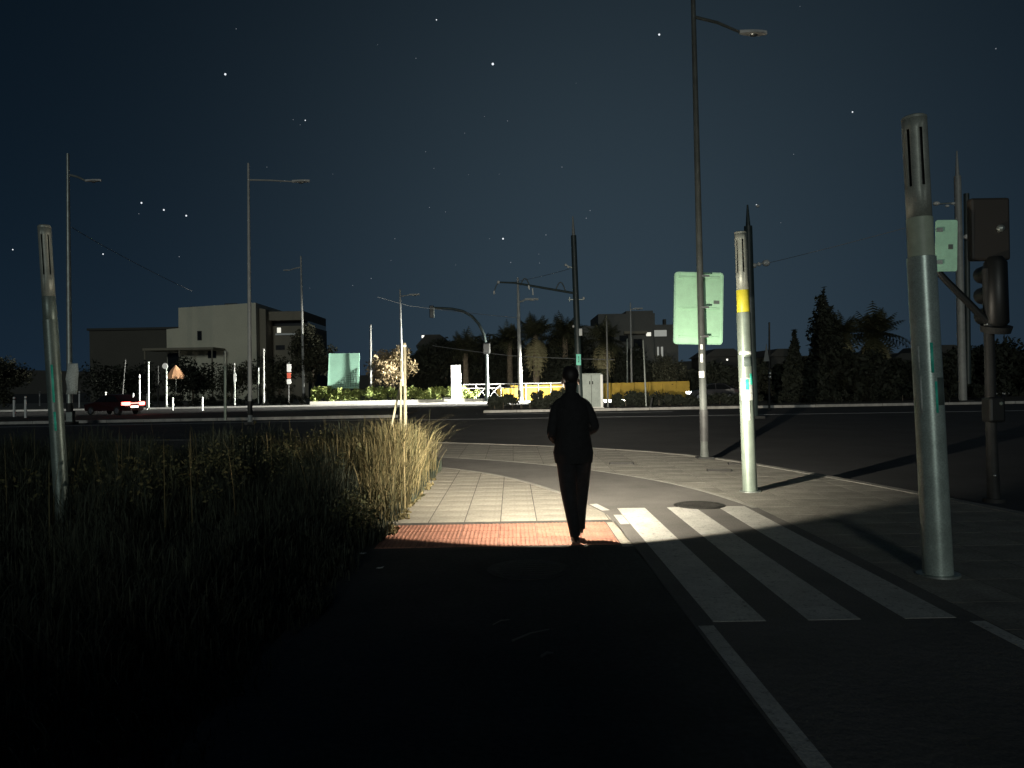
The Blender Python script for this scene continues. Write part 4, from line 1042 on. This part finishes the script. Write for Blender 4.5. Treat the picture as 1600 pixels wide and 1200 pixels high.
# ------------------------------------------------------------------ cars (side-on, at rest)
def car(label, loc_, rz, m, tails=False, heads=False, group='cars on the far road'):
    t = thing('car', label, 'car', loc_, group, rz)    # nose towards -x
    side = [(-2.05,.30),(-2.08,.62),(-1.95,.78),(-1.05,.92),(-.45,1.38),(.15,1.47),(.95,1.43),(1.65,1.02),(2.02,.95),(2.06,.60),(2.0,.30)]
    b_ = MB().plate(side, -.82, .82)
    b_.v = [(x, y * (1 - .28*max(0, (z-.92)/.55)) * (1 - .05*max(0, abs(x)-1.6)), z) for x, y, z in b_.v]
    body = bevel(b_.build('body', m, t), .05, 2)
    for sgn in (-1, 1):
        g = [(-.92,.95),(-.42,1.32),(.1,1.40),(.12,.95)]; g2 = [(.18,.95),(.18,1.40),(.88,1.37),(1.45,1.0),(1.4,.95)]
        for q in (g, g2):
            w = MB(); w.add([(x, sgn*(.835 - .23*max(0, (z-.92)/.55)), z) for x, z in q], [tuple(range(len(q)))])
            ob = w.build('side_window', 'glass_dark', body); so = ob.modifiers.new('t', 'SOLIDIFY'); so.thickness = .012
        for x in (-1.32, 1.32):
            ty = MB().tube([(x, sgn*.66, .31), (x, sgn*.86, .31)], .31, 20).build('wheel', 'tyre', t)
            MB().tube([(x, sgn*.855, .31), (x, sgn*.875, .31)], [.2, .18], 14).build('rim', 'rim', ty)
        bevel(MB().box((-2.12, sgn*.60-.18, .58), (-1.72, sgn*.60+.245, .78)).build('headlight', 'head_lamp' if heads else 'glass_dark', t), .02)
        bevel(MB().box((1.72, sgn*.60-.2, .68), (2.10, sgn*.60+.24, .92)).build('tail_light', 'tail_lamp' if tails else 'car_red', t), .02)
    MB().box((2.03, -.3, .52), (2.085, .3, .64)).build('number_plate', 'plate_glow' if tails else 'white_metal', t)  # plate given a glow of its own when tails are on
    MB().box((2.04, -.40, .80), (2.095, .40, .86)).build('added_light_bar', 'tail_lamp' if tails else 'car_red', t)  # bar added to widen the rear glow when tails are on
    MB().box((-.1, -.84, .62), (.08, .84, .66)).build('door_trim', 'tyre', t)
    return t
lc = car('dark red car with glowing tail lights on the far left road', (P(178, 625, 55).x, 55, -.12), R(-24), 'car_red', tails=True)
hc_ = car('grey car with headlights on behind the near lamp post', (P(1113, 610, 67.2).x, 67.2, -.12), R(-3.2), 'car_grey', heads=True)
for sgn in (-1, 1):   # the headlights' own lamps
    ld = bpy.data.lights.new('headlight_lamp', 'SPOT'); ld.energy = 300000; ld.color = (1, .97, .86); ld.spot_size = R(42); ld.spot_blend = 1.0; ld.shadow_soft_size = .08
    lo = bpy.data.objects.new('headlight_lamp', ld); col.objects.link(lo); lo.parent = hc_
    lo.location = (-2.2, sgn*.6, .66); lo.rotation_euler = (R(90), 0, R(90))

# ------------------------------------------------------------------ added wall, unseen behind the viewpoint, to shade the near ground
gw = thing('added_shade_wall', 'added wall unseen behind the camera, shading the near path and grass', 'wall', (0, -3.2, 0))
for k in range(6):
    MB().box((-36.2 + k*6.05 + .01, -.2, -.15), (-36.2 + (k+1)*6.05 - .01, 0, 1.62)).build('wall_panel', 'wall_white', gw)
    MB().box((-36.2 + k*6.05 + .01, -.25, 1.62), (-36.2 + (k+1)*6.05 - .01, .05, 1.68)).build('coping', 'kerb', gw)

# ------------------------------------------------------------------ ironwork in the pavement
def cover(label, c, w, l, rz=0, m='iron', name='drain_cover'):
    t = thing(name, label, 'drain', (c.x, c.y, .003), 'iron covers in the pavement', rz)
    MB().box((-w, -l, -.02), (w, l, .003)).build('frame', m, t)
    for k in range(5): MB().box((-w*.88, -l*.8 + k*l*.36, .003), (w*.88, -l*.8 + k*l*.36 + l*.2, .009)).build('bar', m, t)
    return t
cover('rectangular iron cover right of the walking person, beyond the lane line', G(971, 724.5), .24, .2, R(-8))
cover('rectangular iron cover left of the pale column', G(1124, 735), .22, .2, R(-14))
cover('rectangular iron cover behind the pale column', G(1156, 725), .22, .2, R(-14))
def manhole(label, c, r, m):
    t = thing('manhole_cover', label, 'manhole', (c.x, c.y, .002), 'iron covers in the pavement')
    MB().tube([(0,0,-.02), (0,0,.004)], r*1.08, 28).build('frame', m, t)
    MB().tube([(0,0,.0), (0,0,.007)], r*.94, 28).build('lid', m, t)
    for k in range(-3, 4):
        hw = math.sqrt(max(.01, (.8*r)**2 - (k*.22*r)**2)); MB().box((-hw, k*.22*r-.012, .007), (hw, k*.22*r+.012, .011)).build('ridge', m, t)
    return t
manhole('round iron manhole cover in the dark path before the person', G(826, 890), .33, 'iron')
manhole('worn manhole cover in the lane at the top of the stripes', G(1093, 789.5), .30, 'iron')
# litter
def scrap(label, px, py, s, z=0.012):
    c = G(px, py); vs = []
    for i in range(4):
        for j in range(3): vs.append(((i/3-.5)*s*1.6, (j/2-.5)*s, abs(random.gauss(0, s*.14))))
    fs = [(i*3+j, (i+1)*3+j, (i+1)*3+j+1, i*3+j+1) for i in range(3) for j in range(2)]
    m = MB(); m.add(vs, fs); o = m.build('paper_scrap', 'paper', None, (c.x, c.y, z)); so = o.modifiers.new('t', 'SOLIDIFY'); so.thickness = .003
    o.rotation_euler = (0, 0, random.uniform(0, 3)); return tag(o, label, 'litter', 'litter on the dark path')
scrap('largest white scrap lying by the edge of the grass', 532, 889, .06); scrap('small white scrap nearest the red ribbed strip', 567, 867, .04); scrap('small pale scrap right of the largest one', 594, 890, .035)
def twig(label, a, b, r=.006):
    a, b = G(*a, .012), G(*b, .012); o = MB().tube([(0,0,0), (b-a)*.5 + Vector((0,0,.012)), b-a], [r, r*.9, r*.5], 6).build('dry_stalk', 'stalk', None, a); return tag(o, label, 'stalk', 'stalks on the dark path')
twig('long pale stalk lying on the dark path in the foreground', (800, 1001), (858, 983)); twig('short pale stalk nearest the camera on the dark path', (845, 1026), (864, 1020), .009); twig('faint stalk left of the long one on the dark path', (770, 976), (796, 968), .004)

# ------------------------------------------------------------------ the walking person
PX, PY = .60, 7.62
person = thing('person', 'person in dark clothes walking away along the path with a flashlight', 'person', (PX, PY, 0))
def skin_body(name, verts, edges, rads, m, parent, sub=2, root=0):
    me = bpy.data.meshes.new(name); me.from_pydata(verts, edges, []); me.update()
    o = bpy.data.objects.new(name, me); col.objects.link(o); o.parent = parent
    sk = o.modifiers.new('skin', 'SKIN'); sk.use_smooth_shade = True
    for i, r in enumerate(rads):
        sv = me.skin_vertices[0].data[i]; sv.radius = r if isinstance(r, tuple) else (r, r); sv.use_root = (i == root)
    ss = o.modifiers.new('sub', 'SUBSURF'); ss.levels = sub; ss.render_levels = sub
    me.materials.append(MATS[m]); return o
V, E, RD = [], [], []
def vtx(p, r, par=None):
    V.append(p); RD.append(r); i = len(V) - 1
    if par is not None: E.append((par, i))
    return i
pel = vtx((0, 0, .95), (.165, .12))
wai = vtx((-.005, .01, 1.10), (.150, .11), pel); che = vtx((-.01, .015, 1.28), (.165, .12), wai); nek0 = vtx((-.015, .02, 1.41), (.10, .085), che)
nek = vtx((-.015, .03, 1.485), .052, nek0); hd0 = vtx((-.015, .045, 1.56), (.068, .085), nek); hd1 = vtx((-.015, .05, 1.63), (.072, .09), hd0); hd2 = vtx((-.015, .045, 1.685), (.048, .06), hd1)
# standing leg (left), slants in under the body
l1 = vtx((-.085, .0, .84), .092, pel); l2 = vtx((-.055, .02, .50), .062, l1); l3 = vtx((-.03, -.03, .30), .055, l2); l4 = vtx((.0, -.05, .10), .038, l3); l5 = vtx((.005, .05, .05), .036, l4); vtx((.01, .14, .035), .028, l5)
# swinging leg (right), knee ahead, foot lifted
r1 = vtx((.09, .03, .84), .090, pel); r2 = vtx((.085, .17, .51), .060, r1); r3 = vtx((.070, .13, .32), .050, r2); r4 = vtx((.058, .08, .15), .036, r3); r5 = vtx((.058, .17, .10), .034, r4); vtx((.058, .25, .085), .026, r5)
# left arm hanging, slightly bent
s1 = vtx((-.165, .01, 1.37), .062, nek0); a1 = vtx((-.225, -.05, 1.08), .050, s1); a2 = vtx((-.16, .13, 1.0), .038, a1); a3 = vtx((-.065, .245, 1.01), .030, a2)
# right arm: elbow by the waist, forearm forward with the flashlight
s2_ = vtx((.135, .015, 1.37), .062, nek0); b1 = vtx((.225, -.03, 1.14), .048, s2_); b2_ = vtx((.13, .17, 1.075), .038, b1); b3_ = vtx((.075, .275, 1.085), .030, b2_)
skin_body('body', V, E, RD, 'cloth_black', person)
def hand(palm, fwd, upv, parent, curl, side):
    """palm lump with five separate bent fingers"""
    palm, fwd, upv = Vector(palm), Vector(fwd).normalized(), Vector(upv).normalized(); lat = fwd.cross(upv) * side
    HV, HE, HR = [], [], []
    def hv(p, r, par=None):
        HV.append(tuple(p)); HR.append(r); i = len(HV) - 1
        if par is not None: HE.append((par, i))
        return i
    w0 = hv(palm - fwd*.03, .022); c0 = hv(palm + fwd*.02, .026, w0); c1 = hv(palm + fwd*.055, .026, c0)
    for k, L_ in enumerate((.062, .072, .068, .052)):
        o = lat * ((k - 1.5) * .019); p = palm + fwd*.066 + o; q = hv(p, .0095, c1); d = fwd.copy()
        for j in range(3):
            d = (d * math.cos(curl) - upv * math.sin(curl)).normalized() if j else (fwd*math.cos(curl*.6) - upv*math.sin(curl*.6)).normalized()
            dd = (fwd*math.cos(curl*(j+.6)) - upv*math.sin(curl*(j+.6))); p = p + dd * (L_ / 2.6) * (1 - .16*j); q = hv(p, .0090 - .0008*j, q)
    t0 = hv(palm + fwd*.012 + lat*-.032 - upv*.008, .012, c0); t1 = hv(palm + fwd*.042 + lat*-.046 - upv*.026, .0105, t0); hv(palm + fwd*.068 + lat*-.040 - upv*.040, .009, t1)
    return skin_body('hand', HV, HE, HR, 'skin', parent, 1)
hand((-.04, .27, 1.015), (.7, .6, .02), (0, 0, 1), person, .5, 1)
hand((.058, .315, 1.09), (-.45, .85, .02), (0, 0, 1), person, 1.0, -1)
# hair, ears, face
MB().ball((-.015, .035, 1.665), .098, 18, 12, (.86, 1.0, 1.0)).build('hair', 'hair', person)
for sgn in (-1, 1): MB().ball((-.015 + sgn*.083, .05, 1.60), .024, 8, 6, (.45, .9, 1.25)).build('ear', 'skin', person)
fc = MB().ball((-.015, .085, 1.60), .078, 16, 12, (.90, .85, 1.30)); fc.ball((-.015, .155, 1.585), .018, 8, 6, (.8, 1, 1.3))
fo = fc.build('face', 'skin', person)
for sgn in (-1, 1): MB().ball((-.015 + sgn*.03, .142, 1.61), .011, 8, 6).build('eye', 'sticker', fo)
MB().ball((-.015, .148, 1.55), .02, 8, 6, (1.2, .3, .3)).build('mouth', 'car_red', fo)
# jacket hem, trousers, shoes
def loft(rings, n=22):
    m = MB(); vs = []
    for (cx, cy, z, rx, ry) in rings:
        for k in range(n):
            a = 2*math.pi*k/n; wob = 1 + .025*math.sin(5*a + z*20); vs.append((cx + rx*math.cos(a)*wob, cy + ry*math.sin(a)*wob, z))
    fs = [(i*n + k, i*n + (k+1) % n, (i+1)*n + (k+1) % n, (i+1)*n + k) for i in range(len(rings)-1) for k in range(n)]
    m.add(vs, fs + [tuple(range(n))[::-1], tuple((len(rings)-1)*n + k for k in range(n))]); m.sm = True; return m
loft([(0,.01,.80,.185,.150),(0,.005,.90,.20,.155),(-.005,.01,1.02,.178,.145),(-.01,.012,1.15,.172,.142),(-.012,.015,1.28,.188,.145),(-.015,.02,1.38,.17,.125),(-.015,.025,1.44,.11,.095),(-.015,.03,1.49,.075,.075)]).build('jacket', 'cloth_black', person)
def tro(pts, rr): return MB().tube(pts, rr, 16)
tro([(-.075,.0,.88), (-.058,.02,.52), (-.03,-.03,.30), (.0,-.05,.08)], [.108, .080, .066, .050]).build('trouser_leg', 'trouser', person)
tro([(.085,.02,.88), (.085,.17,.52), (.070,.13,.33), (.058,.08,.13)], [.105, .076, .060, .048]).build('trouser_leg', 'trouser', person)
def shoe(p, pitch):
    t = MB().ball((0, .05, .0), .06, 14, 8, (.72, 2.1, .72)); t.v = [(x, y, max(z, -.018) + .02) for x, y, z in t.v]
    o = t.build('shoe', 'shoe', person, p); o.rotation_euler = (pitch, 0, 0)
    so_ = MB().ball((0, .05, .0), .06, 14, 4, (.76, 2.15, .25)).build('sole', 'shoe_sole', o); return o
shoe((.004, -.02, .018), 0); shoe((.058, .10, .09), R(-10))

# ------------------------------------------------------------------ the flashlight and its beam
TX, TY, TZ = .52, 8.0, 1.08
fl = thing('flashlight', 'black flashlight held out in front of the walking person', 'flashlight', (TX, TY, TZ))
MB().tube([(.07,-.125,0), (.0,-.03,0)], .016, 14).build('barrel', 'torch_body', fl)
MB().tube([(.0,-.03,0), (-.006,-.02,0), (-.02,.0,0)], [.016, .026, .028], 16).build('head', 'torch_body', fl)
MB().tube([(-.0196,.0,0), (-.0200,.001,0)], .024, 16).build('lens', 'torch_lens', fl)
ld = bpy.data.lights.new('flashlight_lamp', 'POINT'); ld.energy = 4*math.pi*math.pi; ld.color = (1.0, .915, .74); ld.shadow_soft_size = .012; ld.use_nodes = True
lo = bpy.data.objects.new('flashlight_lamp', ld); col.objects.link(lo); lo.parent = fl; lo.location = (-.024, .02, 0)
nt = ld.node_tree; nt.nodes.clear()
def N(k, **kw):
    n = nt.nodes.new(k)
    for a, b_ in kw.items(): setattr(n, a, b_)
    return n
def mth(op, a, b_=None, c=None, clamp=False):
    n = N('ShaderNodeMath', operation=op); n.use_clamp = clamp
    for i, s in enumerate((a, b_, c)):
        if s is None: continue
        if isinstance(s, (int, float)): n.inputs[i].default_value = s
        else: nt.links.new(s, n.inputs[i])
    return n.outputs[0]
geo = N('ShaderNodeNewGeometry'); sp_ = N('ShaderNodeSeparateXYZ'); nt.links.new(geo.outputs['Incoming'], sp_.inputs[0])
dxn, dyn, dzn = sp_.outputs
DEG = 180/math.pi
el = mth('MULTIPLY', mth('ARCSINE', dzn), DEG)
az = mth('ABSOLUTE', mth('ADD', mth('MULTIPLY', mth('ARCTAN2', dxn, dyn), DEG), -5.0))
def curve(v, pts, xs, ys):
    n = N('ShaderNodeFloatCurve'); c = n.mapping.curves[0]
    pts = [(p[0]/xs, p[1]/ys) for p in pts]
    c.points[0].location = pts[0]; c.points[1].location = pts[-1]
    for p in pts[1:-1]: c.points.new(*p)
    for p in c.points: p.handle_type = 'VECTOR'
    n.mapping.update(); nt.links.new(mth('DIVIDE', v, xs), n.inputs['Value']); return mth('MULTIPLY', n.outputs[0], ys)
az_e = curve(az, [(0,0),(14,3.2),(30,9),(45,18.5),(60,35),(75,50),(95,62),(180,80)], 180, 80)
eff = mth('SQRT', mth('ADD', mth('MULTIPLY', az_e, az_e), mth('MULTIPLY', el, el)))
lg = curve(eff, [(0,3.2),(2,3.12),(3.5,2.95),(5.7,2.5),(11,2.12),(16,1.9),(22.5,1.64),(35,1.22),(50,.96),(70,.78),(90,.72),(110,.6)], 110, 4)
inten = mth('POWER', 10.0, lg)
# reflector cone: tipped 50 degrees down, hard lower edge; above the horizon only stray light
t_ = R(50); cosang = mth('ADD', mth('MULTIPLY', dyn, math.cos(t_)), mth('MULTIPLY', dzn, -math.sin(t_)))
def sstep(v, a, b_):
    n = N('ShaderNodeMapRange', interpolation_type='SMOOTHSTEP'); nt.links.new(v, n.inputs['Value'])
    n.inputs['From Min'].default_value = a; n.inputs['From Max'].default_value = b_; return n.outputs['Result']
cone = sstep(cosang, math.cos(R(68.2)), math.cos(R(63.5)))
stray = sstep(el, -14.0, 8.0)
em = N('ShaderNodeEmission'); nt.links.new(mth('MULTIPLY', inten, mth('MAXIMUM', cone, stray)), em.inputs['Strength'])
out = N('ShaderNodeOutputLight'); nt.links.new(em.outputs[0], out.inputs['Surface'])
